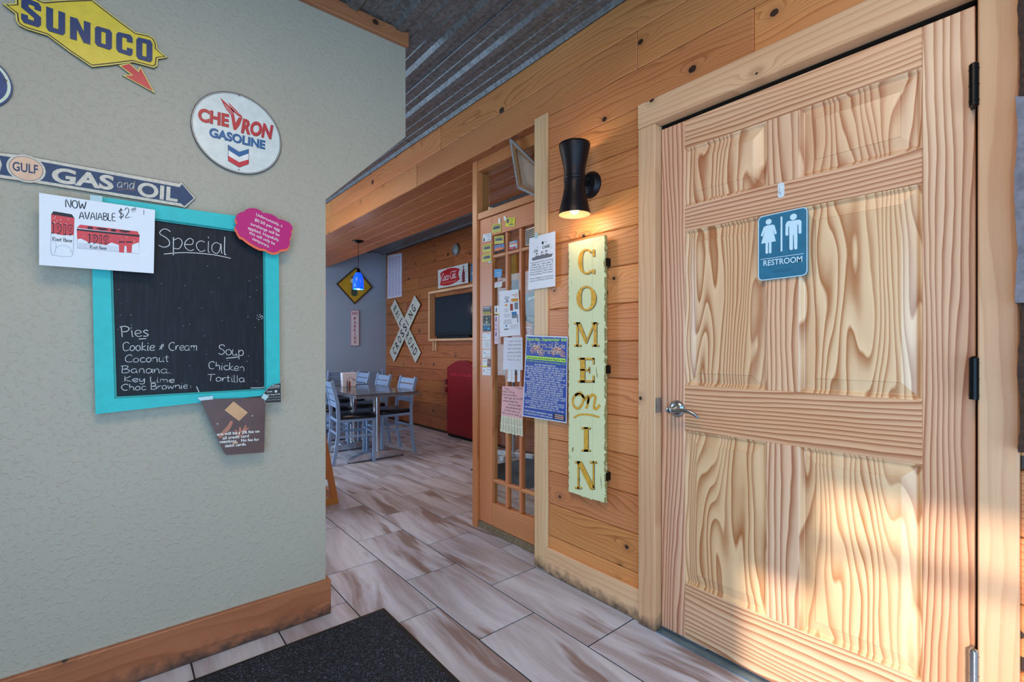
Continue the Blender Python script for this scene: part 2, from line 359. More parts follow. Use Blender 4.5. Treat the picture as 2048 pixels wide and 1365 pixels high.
STR = {
'S': (6, '5.5,8.6 4,10 2,9.8 1,8 1.6,6.4 3.6,5.2 5.2,3.6 5,1.4 3,0 .6,1'), 'P': (6, '1.2,0 1.2,10;0,9 3,10.2 5.6,9 5.4,6.6 3.6,5 1.2,4.6'),
'C': (6, '5.6,8.6 4.4,10 2.4,9.6 1,7.4 .6,4.4 1.4,1.4 3.2,0 5.6,1'), 'B': (6, '1,0 1,10;0,9.4 3.4,10 5,8.4 4,6 1.2,5.2 4.6,4.8 5.6,2.4 4,.3 1,0'),
'K': (6, '1,10 1,0;5.4,9.6 1.2,4.6 5.6,0'), 'L': (5, '1,10 1,0 4.8,.2'), 'N': (7, '1,0 1,10 5.8,0 6,10'), 'O': (7, '3.4,10 1,8 .8,3 3.2,0 5.8,2 6,7.4 3.4,10'),
'W': (9, '.4,10 2.4,0 4.4,7 6.4,0 8.6,10'), 'A': (6.5, '.4,0 3.2,10 6,0;1.4,3.6 5,3.6'), 'V': (6.5, '.4,10 3,0 6,10'), 'I': (2.5, '1.2,10 1.2,0'),
'E': (5.5, '5,10 1,10 1,0 5,0;1,5.2 4.4,5.2'), 'T': (6.5, '0,9.6 6.4,10;3.2,9.8 3,0'), 'D': (6, '1,0 1,10 4,9 5.6,5 4,1 1,0'), 'H': (6, '1,0 1,10;5,0 5,10;1,5 5,5'),
'Y': (6, '.4,10 3,5 5.6,10;3,5 2.6,0'), 'F': (5, '1,0 1,10 5,10;1,5.2 4,5.2'), 'M': (8, '.8,0 1.2,10 4,3 6.6,10 7,0'), 'G': (6.5, '5.6,8.6 4,10 1.6,8 .8,4 2,.6 4,0 5.8,2 5.8,4.4 3.6,4.4'),
'R': (6, '1,0 1,10 4.4,9.6 5.2,7 1,5 5.6,0'), 'U': (6.5, '1,10 1,2.6 3,0 5.4,2 5.6,10'), 'X': (6, '.5,10 5.5,0;5.5,10 .5,0'), 'J': (5, '4,10 4,2 2,0 .6,1.6'),
'a': (5.6, '4.6,5.4 2.6,6.2 .9,4 1.2,.8 2.8,0 4.4,2 4.8,6 4.9,.8 5.6,.2'), 'b': (5, '1,10 1,0 3.6,.2 4.6,3 3,5.8 1,4.6'), 'c': (4.8, '4.4,5.4 2.8,6.2 1,4.4 1,1.6 2.6,0 4.8,.8'),
'd': (5.4, '4.4,5.4 2.4,6.2 .8,3 2,.1 4,1.4 4.8,10 4.8,0'), 'e': (5, '.9,2.8 4,3.4 4.2,5.4 2.4,6.3 .9,4 1.2,1 2.8,0 4.9,.9'), 'f': (3.6, '3.6,9.4 2.2,10 1.5,8 1.5,0;.2,5.8 3.2,6'),
'g': (5.2, '4.4,5.6 2.4,6.2 .9,3.4 2.2,.4 4,1.6 4.6,6 4.2,-2.4 2,-3.6 .6,-2.4'), 'h': (5.2, '1,10 1,0 1.2,4 3,6 4.4,4.6 4.6,0'), 'i': (2.4, '1.1,6 1.2,.4 2.2,.2;1.2,8.2 1.4,8.9'),
'k': (4.8, '1,10 1,0;4.2,6 1.2,3 4.6,0'), 'l': (2.2, '1,10 1.1,.3 2,.1'), 'm': (7.4, '1,6 1,0 1.2,4.4 2.8,6 3.8,4.4 3.8,0 4,4.4 5.6,6 6.6,4.4 6.7,0'), 'n': (5.2, '1,6 1,0 1.3,4.2 3,6.1 4.3,4.6 4.5,.2 5,.1'),
'o': (5, '2.8,6.2 .9,4.4 1,1.4 2.6,0 4.4,1.6 4.4,4.6 2.8,6.2'), 'p': (5, '1,6 1,-3.8;1,4.6 3,6.2 4.6,4 3.6,.6 1,.4'), 'r': (3.8, '1,6 1,0 1.4,4 2.6,5.8 3.8,5.4'), 's': (4.4, '4,5.4 2.4,6.2 1.2,4.8 3.6,2.2 3,.2 .8,.4'),
't': (3.6, '1.8,9 1.8,1 3.2,.2;.2,6.2 3.6,6.4'), 'u': (5.2, '1,6 1,1.6 2.4,0 4.2,1.8 4.4,6 4.4,.6 5,.1'), 'v': (4.6, '.6,6 2.2,0 4.2,6'), 'w': (6.8, '.6,6 2,0 3.4,4.6 4.8,0 6.4,6'), 'y': (5, '.9,6 1.2,2 3.2,1.4 4.4,6 4.2,-2 2.4,-3.8 .8,-2.6'),
'z': (4.4, '.6,6 4,6 .6,0 4.2,0'), 'x': (4.4, '.6,6 4,0;4,6 .6,0'), '.': (2, '.8,.2 1.2,.4'), ',': (2, '1.2,.6 .6,-1'), ' ': (3.4, ''), '&': (5.4, '2.6,8 2.6,1;.6,4.6 4.8,5;1,1 4.4,8'), '-': (4, '.6,3.6 3.4,3.8'),
'$': (6, '5.2,7.8 3.4,8.8 1.4,7.6 2,5.6 4.6,4.4 5,2.4 3,1 .8,2;3.2,10.4 2.8,-.8'), '0': (5, '2.6,9.8 .8,6 1.2,1.2 2.8,0 4.4,3 4,8.4 2.6,9.8'), '1': (3, '1.4,10 1.4,0'), '2': (5.4, '.8,8 2.6,10 4.6,8.4 4,5 .6,.2 5,.4'),
'5': (5, '4.6,10 1.2,10 1,5.8 3.4,6 4.6,3.4 3,.2 .6,.8'), '7': (5, '.6,10 4.8,10 2,0'), '3': (5, '1,9.4 3,10 4.2,8 2.2,5.6 4.6,3.6 3.6,.4 .8,.4'), '8': (5, '2.6,5.4 1,8 2.6,10 4.2,8 2.6,5.4 .8,2.4 2.6,0 4.6,2.4 2.6,5.4'), '|': (2, '1,10 1,0'), ':': (2, '1,1 1,1.4;1,5 1,5.4')}
def smooth2(P, k=3):
    if len(P) < 3: return P
    out = []
    for i in range(len(P)-1):
        p0, p1, p2, p3 = P[max(i-1, 0)], P[i], P[i+1], P[min(i+2, len(P)-1)]
        for j in range(k):
            t = j/k
            out.append(tuple(.5*((2*p1[a])+(-p0[a]+p2[a])*t+(2*p0[a]-5*p1[a]+4*p2[a]-p3[a])*t*t+(-p0[a]+3*p1[a]-3*p2[a]+p3[a])*t**3) for a in (0, 1)))
    out.append(P[-1]); return out
def hand(mb, F, txt, bl, br, tl, d, m, w, k=3, wob=.12):
    """handwriting: pen strokes laid out along bl-br"""
    adv = sum(STR[c][0] for c in txt if c in STR); x = 0; g = fitmap(F, bl, br, tl)
    for c in txt:
        if c not in STR: continue
        cw, st = STR[c]
        for pl in [q for q in st.split(';') if q.strip()]:
            P = [tuple(float(a) for a in p.split(',')) for p in pl.split()]
            P = [((x+a+random.uniform(-wob, wob))/adv, (b+random.uniform(-wob, wob))/10) for a, b in P]
            mb.ribbon(F, [g(*p) for p in smooth2(P, k if len(P) > 2 else 1)], w*random.uniform(.85, 1.15), d, m)
        x += cw
def disc_pts(c, r, n=24, ry=None): return [(c[0]+r*math.cos(2*math.pi*i/n), c[1]+(ry or r)*math.sin(2*math.pi*i/n)) for i in range(n)]
def inset(P, k):
    """move a counter-clockwise or clockwise outline inwards by k metres"""
    n = len(P); A = sum(P[i][0]*P[(i+1) % n][1]-P[(i+1) % n][0]*P[i][1] for i in range(n)); sg = 1 if A > 0 else -1; out = []
    for i in range(n):
        a, b, c = Vector(P[i-1]), Vector(P[i]), Vector(P[(i+1) % n]); e = (b-a).normalized(); f = (c-b).normalized()
        n1 = Vector((-e.y, e.x))*sg; n2 = Vector((-f.y, f.x))*sg; q = n1+n2
        if q.length < .3: q = n1
        q = q.normalized(); dd = min(k/max(q.dot(n1), .45), 2*k); out.append(tuple(b+q*dd))
    return out
# ================================================================== THE SETTING
grout = plain('grout', (48, 44, 46), .9)
T = tilemat()
fl = MB(); fl.box(-1.25, 3.45, -1.35, 7.3, -.05, -.003, grout)
floor = fl.build('floor', kind='structure')
rest = MB(); rows = range(-6, 10)
for k in rows:
    x0 = 1.688-.295*(k+1); x1 = x0+.295; off = 1.206+(.305 if k % 2 else 0)
    for j in range(-5, 11):
        y0 = off+.61*j; y1 = y0+.61
        a, b, c, d = max(x0, -1.2)+.0026, min(x1, 3.4)-.0026, max(y0, -1.3)+.0026, min(y1, 7.26)-.0026
        if b-a < .02 or d-c < .02: continue
        xm, ym = b, (c+d)/2
        seen = (xm > .33*c-.12 and ym > 2.0) or (1.2 < d and c < 2.1 and b > -.1)
        if seen:
            m = MB(); m.box(a, b, c, d, -.003, 0, T); m.build('tile', parent=floor, bevel=.0012)
        else: rest.box(a, b, c, d, -.003, 0, T)
rest.build('tile', parent=floor, kind='stuff')
# -- left wall with its 45 degree shoulder
WL = Frame('Y', 2.09)
gy = drywall('drywall_sage', (178, 172, 156), .45)
m = MB(); m.prism(WL, [(-1.2, 0), (.70, 0), (.70, 1.79), (1.08, 2.17), (1.08, 2.668), (-1.2, 2.668)], -.13, 0, gy)
m.build('wall_left', kind='structure')
m = MB(); m.box(-1.2, .716, 2.068, 2.09, 0, .147, basewood()); m.box(.70, .716, 2.09, 2.22, 0, .147, basewood())
m.build('baseboard_left', bevel=.003, kind='structure')
m = MB(); m.box(-1.2, 1.086, 2.064, 2.09, 2.60, 2.664, basewood()); m.build('trim_1', bevel=.003, kind='structure')
# -- right wall: backing and tongue-and-groove planks
bk = plain('stud_backing', (60, 42, 30), .9)
m = MB()
for y0, y1, z0, z1 in ((-1.3, .10, 0, 2.668), (.10, 1.10, 2.06, 2.668), (1.10, 1.80, 0, 2.668)): m.box(1.72, 1.80, y0, y1, z0, z1, bk)
m.box(1.72, 2.40, 1.80, 7.26, 2.362, 2.668, bk); m.box(1.755, 1.80, .10, 1.10, 0, 2.06, bk)  # second box: dark panel added behind the door to keep its gaps dark
wr = m.build('wall_right', kind='structure')
pw = wallpine()
def plank(y0, y1, z0, z1, x=1.70, parent=None, mat=None, th=.02):
    q = MB(); q.box(x, x+th, y0, y1, z0+.0006, z1-.0006, mat or pw); return q.build('plank', parent=parent, bevel=.0042)
H = [.188+.165*k for k in range(-1, 16)]
for i, z0 in enumerate(H[:-1]):
    z1 = min(z0+.1642, 2.664); k = i
    if z0 < 2.15:
        plank(1.165, 1.74, max(z0, .02), z1, parent=wr)
        plank(-1.3, .09, max(z0, 0), z1, parent=wr)
for y0, y1, i in ((-1.3, .72, 13), (.72, 1.835, 13)): plank(y0+.0006, y1, H[i], H[i]+.1642, parent=wr)
for i, cuts in ((14, (-1.3, 1.2, 3.11, 5.4, 7.26)), (15, (-1.3, .45, 2.777, 4.9, 7.26))):
    for a, b in zip(cuts, cuts[1:]): plank(a+.0006, b-.0006, H[i], min(H[i]+.1642, 2.664), parent=wr)
m = MB(); m.box(1.682, 1.70, 1.172, 1.735, 0, .131, board('Y', 'Z', 'base')); m.build('baseboard_right', bevel=.003, kind='structure')
m = MB(); m.box(1.692, 1.79, 1.737, 1.835, 0, 2.352, board('Z', 'Y', 'post')); m.build('trim_2', bevel=.003, kind='structure')
m = MB(); m.box(1.668, 1.72, 1.092, 1.172, 0, 2.055, board('Z', 'Y', 'case')); m.build('trim_3', bevel=.003, kind='structure')
m = MB(); m.box(1.664, 1.72, .085, 1.172, 2.056, 2.156, board('Y', 'Z', 'head')); m.build('trim_4', bevel=.003, kind='structure')
m = MB(); m.box(1.668, 1.72, .088, .160, 0, 2.055, board('Z', 'Y', 'case')); m.build('trim_5', bevel=.003, kind='structure')
# -- soffit under the beam
m = MB(); m.box(1.73, 2.41, 1.84, 7.26, 2.355, 2.361, bk); sf = m.build('trim_6', kind='structure')
for k in range(5):
    q = MB(); q.box(1.702+.144*k, 1.702+.144*k+.1425, 1.836, 7.26, 2.342, 2.356, wallpine_x()); q.build('plank', parent=sf, bevel=.005)
# -- ceiling of ribbed steel sheets
G = galv()
def sheet(x0, x1, y0, y1, parent, ph=0):
    xs = []; x = x0-ph
    while x < x1+.23:
        for dx, dz in ((0, .022), (.035, .022), (.052, 0), (.092, 0), (.096, .005), (.104, .005), (.108, 0), (.156, 0), (.160, .005), (.168, .005), (.172, 0), (.206, 0), (.2229, .022)):
            xs.append((x+dx, dz))
        x += .2235
    P = [(a, b) for a, b in xs if x0 <= a <= x1]
    q = MB(); vs = []
    for a, b in P: vs += [(a, y0, 2.668-b*.8), (a, y1, 2.668-b*.8)]
    q.add(vs, [(2*i, 2*i+1, 2*i+3, 2*i+2) for i in range(len(P)-1)], G); q.build('steel_sheet', parent=parent)
m = MB(); m.box(-1.25, 3.45, -1.35, 7.3, 2.672, 2.70, G); ce = m.build('ceiling', kind='structure')
for x0, x1 in ((-1.2, -.30), (-.30, .598), (.598, 1.30), (1.30, 1.70)):
    sheet(x0, x1, -1.3, 3.16, ce, (x0-1.465) % .2235); sheet(x0, x1, 3.15, 7.26, ce, (x0-1.465) % .2235)
sheet(2.42, 3.40, 1.82, 7.26, ce)
# -- dining room walls
wf = drywall('drywall_blue_grey', (150, 166, 188), .2)
m = MB(); m.box(-1.2, 3.45, 7.26, 7.36, 0, 2.668, wf); m.build('wall_far', kind='structure')
m = MB(); m.box(1.80, 3.45, 1.72, 1.80, 0, 2.668, wf); m.build('wall_partition', kind='structure')
m = MB(); m.box(3.42, 3.50, 1.80, 7.26, 0, 2.668, bk); wd = m.build('wall_dining', kind='structure')
NI = (3.86, 5.60, 1.335, 1.835)   # niche for the television: y0 y1 z0 z1
rd = random.Random(3)
for i, z0 in enumerate(H[:-1]):
    cut = rd.uniform(4.0, 6.6); z1 = min(z0+.1642, 2.664)
    for a, b in ((1.80, cut), (cut, 7.26)): plank(a+.0006, b-.0006, max(z0, 0), z1, x=3.40, parent=wd, mat=shaded_pine())
# -- window wall behind the camera's left: real opening for sun and sky
m = MB(); m.box(-1.3, -1.2, .06, 7.36, 0, 2.668, gy); m.box(-1.3, -1.2, -1.35, .06, 2.06, 2.668, gy); m.box(-1.3, -1.2, -1.35, -1.2, 0, 2.06, gy)
m.build('wall_window', kind='structure')
m = MB()
m.box(-1.28, -1.22, .025, .06, 0, 2.06, board('Z', 'Y', 'case')); m.box(-1.28, -1.22, -1.2, .06, 2.045, 2.06, board('Z', 'Y', 'case'))
w2 = m.build('window_2', kind='structure')
m = MB(); m.box(-1.265, -1.235, -1.2, .03, 1.845, 1.885, board('Z', 'Y', 'case')); m.build('muntin', parent=w2)
m = MB(); m.box(-1.235, -1.225, -.22, .03, 1.685, 2.045, plain('card_board', (190, 190, 180), .8)); m.build('sun_blocker_board', parent=w2)  # unseen board added to cut the step in the sun patch
w3 = thing('fill_window_3', (-1.19, 5.6, .7), kind='structure')  # unseen window added on the solid wall to brighten the dining room
for q in ((4.44, 4.5, .64, 2.36), (6.7, 6.76, .64, 2.36), (4.5, 6.7, .64, .70), (4.5, 6.7, 2.30, 2.36)):
    m = MB(); m.box(-1.2, -1.165, *q, board('Z', 'Y', 'case')); m.build('frame_rail', parent=w3, bevel=.002)
m = MB(); m.box(-1.198, -1.19, 4.5, 6.7, .70, 2.30, plain('glowing_fill_pane', (196, 220, 240), .5, emit=1.2, var=0)); m.build('fill_pane', parent=w3)  # pane glows as fill light, no opening behind it
# ================================================================== THE DOOR
FD = Frame('X', 1.71)
door = thing('door_1', (1.73, .628, 0), kind='structure')
Y0, Y1 = .168, 1.088
def dpart(name, y0, y1, z0, z1, mat):
    q = MB(); q.box(1.71, 1.75, y0, y1, z0, z1, mat); return q.build(name, parent=door, bevel=.0018)
SL, SR = .986, .274
dpart('stile', SL, Y1, .012, 2.038, doorv()); dpart('stile', Y0, SR, .012, 2.038, doorv())
RZ = [(.012, .226), (.825, 1.003), (1.604, 1.703), (1.926, 2.038)]
for a, b in RZ: dpart('rail', SR, SL, a, b, doorh())
PZ = [(.226, .825), (1.003, 1.604), (1.703, 1.926)]
for a, b in PZ: dpart('mullion', .582, .682, a, b, doorv())
def raised(y0, y1, z0, z1):
    q = MB(); P = lambda i, x: [(x, y0+i, z0+i), (x, y1-i, z0+i), (x, y1-i, z1-i), (x, y0+i, z1-i)]
    loops = [P(0, 1.712), P(.004, 1.7135), P(.011, 1.7225), P(.014, 1.7235), P(.046, 1.7160), P(.048, 1.7135)]
    vs = [p for l in loops for p in l]; fs = []
    for k in range(len(loops)-1):
        for i in range(4): fs.append((4*k+i, 4*k+(i+1) % 4, 4*k+4+(i+1) % 4, 4*k+4+i))
    n = len(loops); fs.append(tuple(range(4*n-4, 4*n))); q.add(vs, fs, doorp()); q.build('panel', parent=door)
for a, b in PZ:
    raised(.682, SL, a, b); raised(SR, .582, a, b)
# lever handle
nick = plain('satin_nickel', (168, 176, 182), .25, 1, var=0)
q = MB(); q.lathe([(.001, .016), (.018, .0155), (.029, .010), (.0335, .003), (.034, 0)][::-1], (1.71, 1.018, .906), nick, axis='X')
hd = q.build('door_handle', parent=door)
q = MB(); q.lathe([(.012, .010), (.011, .04), (.0135, .048), (.0135, .062), (.009, .066), (.001, .067)], (1.71, 1.018, .906), nick, axis='X', n=20)
q.tube([(1.656, 1.018, .906), (1.654, .99, .906), (1.655, .965, .909), (1.658, .94, .908), (1.662, .918, .898), (1.664, .903, .886)], [.011, .0095, .008, .0075, .007, .004], nick, 10)
q.build('lever', parent=hd)
q = MB(); q.lathe([(.0035, .067), (.001, .0672)], (1.71, 1.018, .906), plain('keyhole_black', (12, 12, 14), .4), axis='X', n=12); q.build('keyhole', parent=hd)
q = MB(); q.box(1.672, 1.708, 1.0885, 1.0935, .885, .945, nick); q.build('strike_plate', parent=door)
blk = plain('black_metal', (14, 14, 16), .35, .6, var=0)
for z0, z1, mt in ((1.762, 1.866, blk), (1.018, 1.122, blk), (.26, .382, nick)):
    q = MB(); q.tube([(1.666, .1665, z0), (1.666, .1665, z1)], .0098, mt, 14)
    for a in (z0+.012, z1-.012, z0+(z1-z0)*.5): q.tube([(1.666, .1665, a-.001), (1.666, .1665, a+.001)], .0106, mt, 14)
    q.lathe([(.0098, 0), (.006, .004), (.001, .006)], (1.666, .1665, z1), mt, n=12)
    q.box(1.672, 1.709, .169, .1765, z0+.006, z1-.006, mt)
    h = q.build('hinge', parent=door)
    if mt is nick: h['label'] = 'bare steel hinge'
m = MB(); m.box(1.672, 1.712, .168, 1.088, 0, .005, plain('threshold_metal', (120, 150, 170), .3, .7)); m.build('trim_7', kind='structure')
# ================================================================== SIDELIGHT
win = thing('window_1', (1.82, 2.14, 0), kind='structure')
fv, fh = firv(), firh()
def wp(name, y0, y1, z0, z1, mat, x0=1.785, x1=1.83, b=.002, parent=win):
    q = MB(); q.box(x0, x1, y0, y1, z0, z1, mat); return q.build(name, parent=parent, bevel=b)
wp('jamb', 2.458, 2.508, 0, 2.342, fv, 1.77, 1.87); wp('head', 1.835, 2.458, 2.27, 2.342, fh, 1.775, 1.86)
wp('transom_bar', 1.835, 2.458, 1.962, 2.004, fh, 1.775, 1.86); wp('sill', 1.835, 2.458, 0, .045, plain('grimy_sill', (120, 102, 80), .8, var=.3, vs=60), 1.78, 1.86)
lf = thing('door_leaf', (1.80, 2.14, .05), parent=win)
wp('stile', 2.318, 2.456, .047, 1.96, fv, parent=lf); wp('stile', 1.80+.037, 1.936, .047, 1.96, fv, parent=lf)
wp('rail', 1.936, 2.318, .047, .190, fh, parent=lf); wp('rail', 1.936, 2.318, 1.838, 1.96, fh, parent=lf)
for y in (2.186, 2.061): wp('muntin', y-.010, y+.010, .190, 1.838, fv, 1.79, 1.825, .003, lf)
for z in (.326, 1.711):
    for a, b in ((1.936, 2.051), (2.071, 2.176), (2.196, 2.318)): wp('muntin', a, b, z-.010, z+.010, fh, 1.79, 1.825, .003, lf)
for a, b in ((1.936, 2.051), (2.071, 2.176), (2.196, 2.318)):
    for c, d in ((.190, .316), (.336, 1.701), (1.721, 1.838)):
        q = MB(); q.box(1.806, 1.809, a, b, c, d, glass()); q.build('pane', parent=lf)
q = MB(); q.box(1.815, 1.818, 1.835, 2.458, 2.004, 2.27, glass()); q.build('pane', parent=win)
# ================================================================== SIGNS AND BOARDS ON THE LEFT WALL
F0 = WL
navy = plain('navy_enamel', (16, 52, 104), .35, var=.05); yel = plain('yellow_enamel', (222, 196, 62), .35); yed = plain('pale_yellow_edge', (216, 204, 112), .4)
mar = plain('maroon_line', (58, 28, 34), .4); red = plain('red_enamel', (196, 36, 56), .3); wht = plain('white_enamel', (226, 228, 224), .35)
screw = plain('screw_head', (150, 150, 150), .4, .8)
# -- yellow lozenge sign
Z = F0.z(6.0235, 0, 0)
root = thing('metal_sign', (.03, 2.08, 1.95), 'embossed yellow lozenge sign reading SUNOCO with a red arrow, top left of the grey wall', 'sign')
out = [(38, 72), (190, 62), (190, -60), (230, -95), (525, 38), (820, 18), (1105, 8), (1370, 215), (1630, 408), (1790, 440), (1855, 480), (1890, 550), (1892, 606), (2015, 712), (1900, 732), (1892, 812), (1850, 838), (1600, 770), (1330, 805), (1110, 828), (850, 655), (575, 452), (330, 378), (240, 332), (200, 280), (190, 190)]
Q = [Z(*p) for p in out]
m = MB(); m.prism(F0, Q, .004, .012, yel, mar); I = inset(Q, .0055); m.ribbon(F0, I, .0032, .0128, mar, True)
m.ribbon(F0, inset(Q, .0018), .003, .0124, yed, True); m.build('plate', parent=root)
for up in (0, 1):
    A = [(1425, 800), (1560, 770), (1660, 862), (1690, 812), (1865, 1137), (1472, 922), (1572, 912)]
    if up: A = [(800, 30), (660, 45), (380, -180), (530, -180)]
    P = [Z(*p) for p in A]; m = MB(); m.prism(F0, P, .003, .009, yed, mar); m.prism(F0, inset(P, .004), .009, .0105, red); m.build('arrow', parent=root)
c = .13
BL_ = {'U': [[(0, 1), (.36, 1), (.36, .2), (.64, .2), (.64, 1), (1, 1), (1, c), (1-c, 0), (c, 0), (0, c)]],
 'C': [[(c, 1), (1-c, 1), (1, 1-c), (1, .64), (.64, .64), (.64, .8), (.36, .8), (.36, .2), (.64, .2), (.64, .36), (1, .36), (1, c), (1-c, 0), (c, 0), (0, c), (0, 1-c)]],
 'S': [[(c, 1), (1-c, 1), (1, 1-c), (1, .68), (.66, .68), (.66, .8), (.36, .8), (.36, .70), (1, .44), (1, c), (1-c, 0), (c, 0), (0, c), (0, .34), (.34, .34), (.34, .2), (.64, .2), (.64, .32), (0, .58), (0, 1-c)]],
 'N': [[(0, 1), (.36, 1), (.67, .5), (.67, 1), (1, 1), (1, 0), (.66, 0), (.33, .52), (.33, 0), (0, 0)]]}
def quadmap(tl, tr, br, bl):
    a, b, c_, d = map(Vector, (tl, tr, br, bl)); return lambda x, y: (d*(1-x)+c_*x)*(1-y)+(a*(1-x)+b*x)*y
def block(mb, F, ch, g, d0, d1, mt):
    if ch == 'O':
        o = [(c, 1), (1-c, 1), (1, 1-c), (1, c), (1-c, 0), (c, 0), (0, c), (0, 1-c)]; i = [(.37, .8), (.63, .8), (.63, .8), (.63, .2), (.63, .2), (.37, .2), (.37, .2), (.37, .8)]
        A, B_ = [g(*p) for p in o], [g(*p) for p in i]; mb.ring(F, A, B_, d1, mt)
        for L_ in (A, B_): mb.add([F.w(p[0], p[1], d) for d in (d0, d1) for p in L_], [(k, (k+1) % 8, 8+(k+1) % 8, 8+k) for k in range(8)], mt)
    else:
        for P in BL_[ch]: mb.prism(F, [g(*p) for p in P], d0, d1, mt)
for ch, q in (('S', ((265, -12), (502, 75), (500, 366), (262, 292))), ('U', ((562, 106), (790, 186), (788, 460), (562, 392))), ('N', ((848, 225), (1092, 302), (1090, 562), (848, 490))),
              ('O', ((1145, 333), (1350, 392), (1348, 634), (1145, 568))), ('C', ((1400, 404), (1597, 452), (1595, 707), (1400, 642))), ('O', ((1640, 468), (1834, 515), (1832, 780), (1640, 728)))):
    m = MB(); block(m, F0, ch, quadmap(*[Z(*p) for p in q]), .0125, .0142, navy); m.build('letter', parent=root)
for p in ((100, 90), (1975, 700)):
    m = MB(); s, t = Z(*p); m.lathe([(.003, 0), (.0028, .0012), (.001, .002)], F0.w(s, t, .0125), screw, 10, 'Y'); m.build('screw', parent=root)
# -- blue oval sign cut by the frame
cx, cz = Z(-340, 960)
root = thing('oval_sign', (cx, 2.08, cz-.09), 'dark blue oval sign with pale rim, cut off at the photo left edge', 'sign')
ex = Z(160, 1000)[0]-cx; m = MB()
m.prism(F0, disc_pts((cx, cz), ex, 48, .083), .003, .010, plain('deep_blue_enamel', (10, 58, 118), .3)); m.build('plate', parent=root)
m = MB(); A = disc_pts((cx, cz), ex-.004, 48, .079); B_ = disc_pts((cx, cz), ex-.011, 48, .072); m.ring(F0, A, B_, .0106, plain('pale_green_rim', (206, 218, 196), .4)); m.build('rim', parent=root)
m = MB(); s, t = Z(75, 990); m.lathe([(.004, 0), (.0036, .0015), (.001, .0025)], F0.w(s, t, .0105), screw, 10, 'Y'); m.build('screw', parent=root)
# -- round gasoline sign
Z = F0.z(7.186, 370, 170)
cr = (.366, 1.976); R_ = .1535
root = thing('round_sign', (cr[0], 2.08, cr[1]-R_), 'round white metal sign reading CHEVRON GASOLINE, right of the yellow lozenge sign', 'sign')
m = MB(); m.prism(F0, disc_pts(cr, R_, 64), .003, .010, plain('sign_white', (214, 220, 216), .35), mar)
m.ring(F0, disc_pts(cr, R_, 64), disc_pts(cr, R_-.0025, 64), .0112, mar); m.ring(F0, disc_pts(cr, R_-.0045, 64), disc_pts(cr, R_-.006, 64), .0106, mar); m.build('plate', parent=root)
rl = plain('letter_red', (188, 48, 56), .4); rs = plain('letter_shadow_red', (96, 22, 34), .4); bl_ = plain('letter_blue', (24, 92, 148), .4); bs = plain('letter_shadow_navy', (14, 36, 66), .4)
m = MB()
for mt, d, sh in ((rs, .0104, 5), (rl, .0110, 0)):
    text(m, F0, 'CHE', Z(180+sh, 522+sh), Z(620+sh, 612+sh), Z(185+sh, 352+sh), d, mt, .045)
    text(m, F0, 'RON', Z(795+sh, 690+sh), Z(1228+sh, 782+sh), Z(825+sh, 508+sh), d, mt, .045)
for mt, d, sh in ((bs, .0104, 5), (bl_, .0110, 0)):
    text(m, F0, 'GASOLINE', Z(338+sh, 748+sh), Z(1138+sh, 932+sh), Z(345+sh, 630+sh), d, mt, .040)
P = [(650, 440), (695, 430), (720, 560), (765, 480), (818, 492), (775, 600), (722, 668), (688, 655)]
m.poly(F0, [Z(*p) for p in P], .0112, rl)
m.build('lettering', parent=root)
m = MB()
for P in ([(498, 195), (545, 240), (600, 290), (705, 400), (690, 430), (655, 450), (580, 360), (530, 265)], [(612, 262), (640, 290), (720, 370), (815, 470), (815, 492), (740, 450), (660, 370)]):
    m.poly(F0, [Z(*p) for p in P], .0109, rl)
for P in ([(560, 290), (620, 350), (690, 425)], [(580, 330), (625, 390), (672, 440)], [(640, 310), (700, 380), (770, 440)]): m.ribbon(F0, [Z(*p) for p in P], .0012, .0112, wht)
m.build('wing', parent=root)
m = MB()
for P, mt in (([(612, 875), (770, 975), (905, 935), (905, 1000), (770, 1050), (612, 950)], bl_), ([(612, 950), (770, 1050), (905, 1000), (905, 1085), (770, 1125), (612, 1030)], wht), ([(612, 1030), (770, 1125), (905, 1085), (905, 1150), (770, 1198), (612, 1105)], red)):
    m.prism(F0, [Z(*p) for p in P], .0102, .0122, mt)
m.ribbon(F0, [Z(*p) for p in ((612, 875), (612, 1105), (770, 1198), (905, 1150), (905, 935))], .0012, .0124, mar); m.build('chevron_badge', parent=root)
for p in ((770, 170), (765, 1230)):
    m = MB(); s, t = Z(*p); m.lathe([(.0028, 0), (.0026, .0012), (.001, .002)], F0.w(s, t, .0105), screw, 10, 'Y'); m.build('screw', parent=root)
# -- long arrow sign
Z = F0.z(5.12, 0, 290)
a0, a1 = Z(-300, 200), Z(2000, 550)
root = thing('arrow_sign', ((a0[0]+a1[0])/2, 2.08, a1[1]-.05), 'long blue arrow-shaped metal sign reading GULF GAS and OIL, above the chalkboard', 'sign')
crm = plain('cream_worn', (206, 200, 186), .6, var=.14, vs=90); nv = plain('navy_worn', (26, 56, 96), .5, var=.25, vs=70)
edge = plain('rust_edge', (74, 54, 44), .7)
out = [(-320, 45), (0, 88), (250, 112), (380, 140), (1838, 402), (1852, 384), (2002, 550), (1893, 652), (1828, 634), (400, 405), (0, 346), (-320, 300)]
m = MB(); m.prism(F0, [Z(*p) for p in out], .003, .009, crm, edge); m.ribbon(F0, [Z(*p) for p in out], .0012, .0092, edge, True)
m.build('plate', parent=root)
m = MB(); P = [(-320, 76), (0, 118), (420, 180), (1835, 440), (1862, 410), (1982, 552), (1884, 634), (1850, 606), (420, 376), (0, 312), (-320, 266)]
m.poly(F0, [Z(*p) for p in P], .0096, nv); m.poly(F0, [Z(*p) for p in ((-60, 128), (0, 132), (26, 215), (0, 300), (-60, 292))], .0100, crm); m.build('blue_field', parent=root)
gc = Z(275, 254); rg_ = .0425
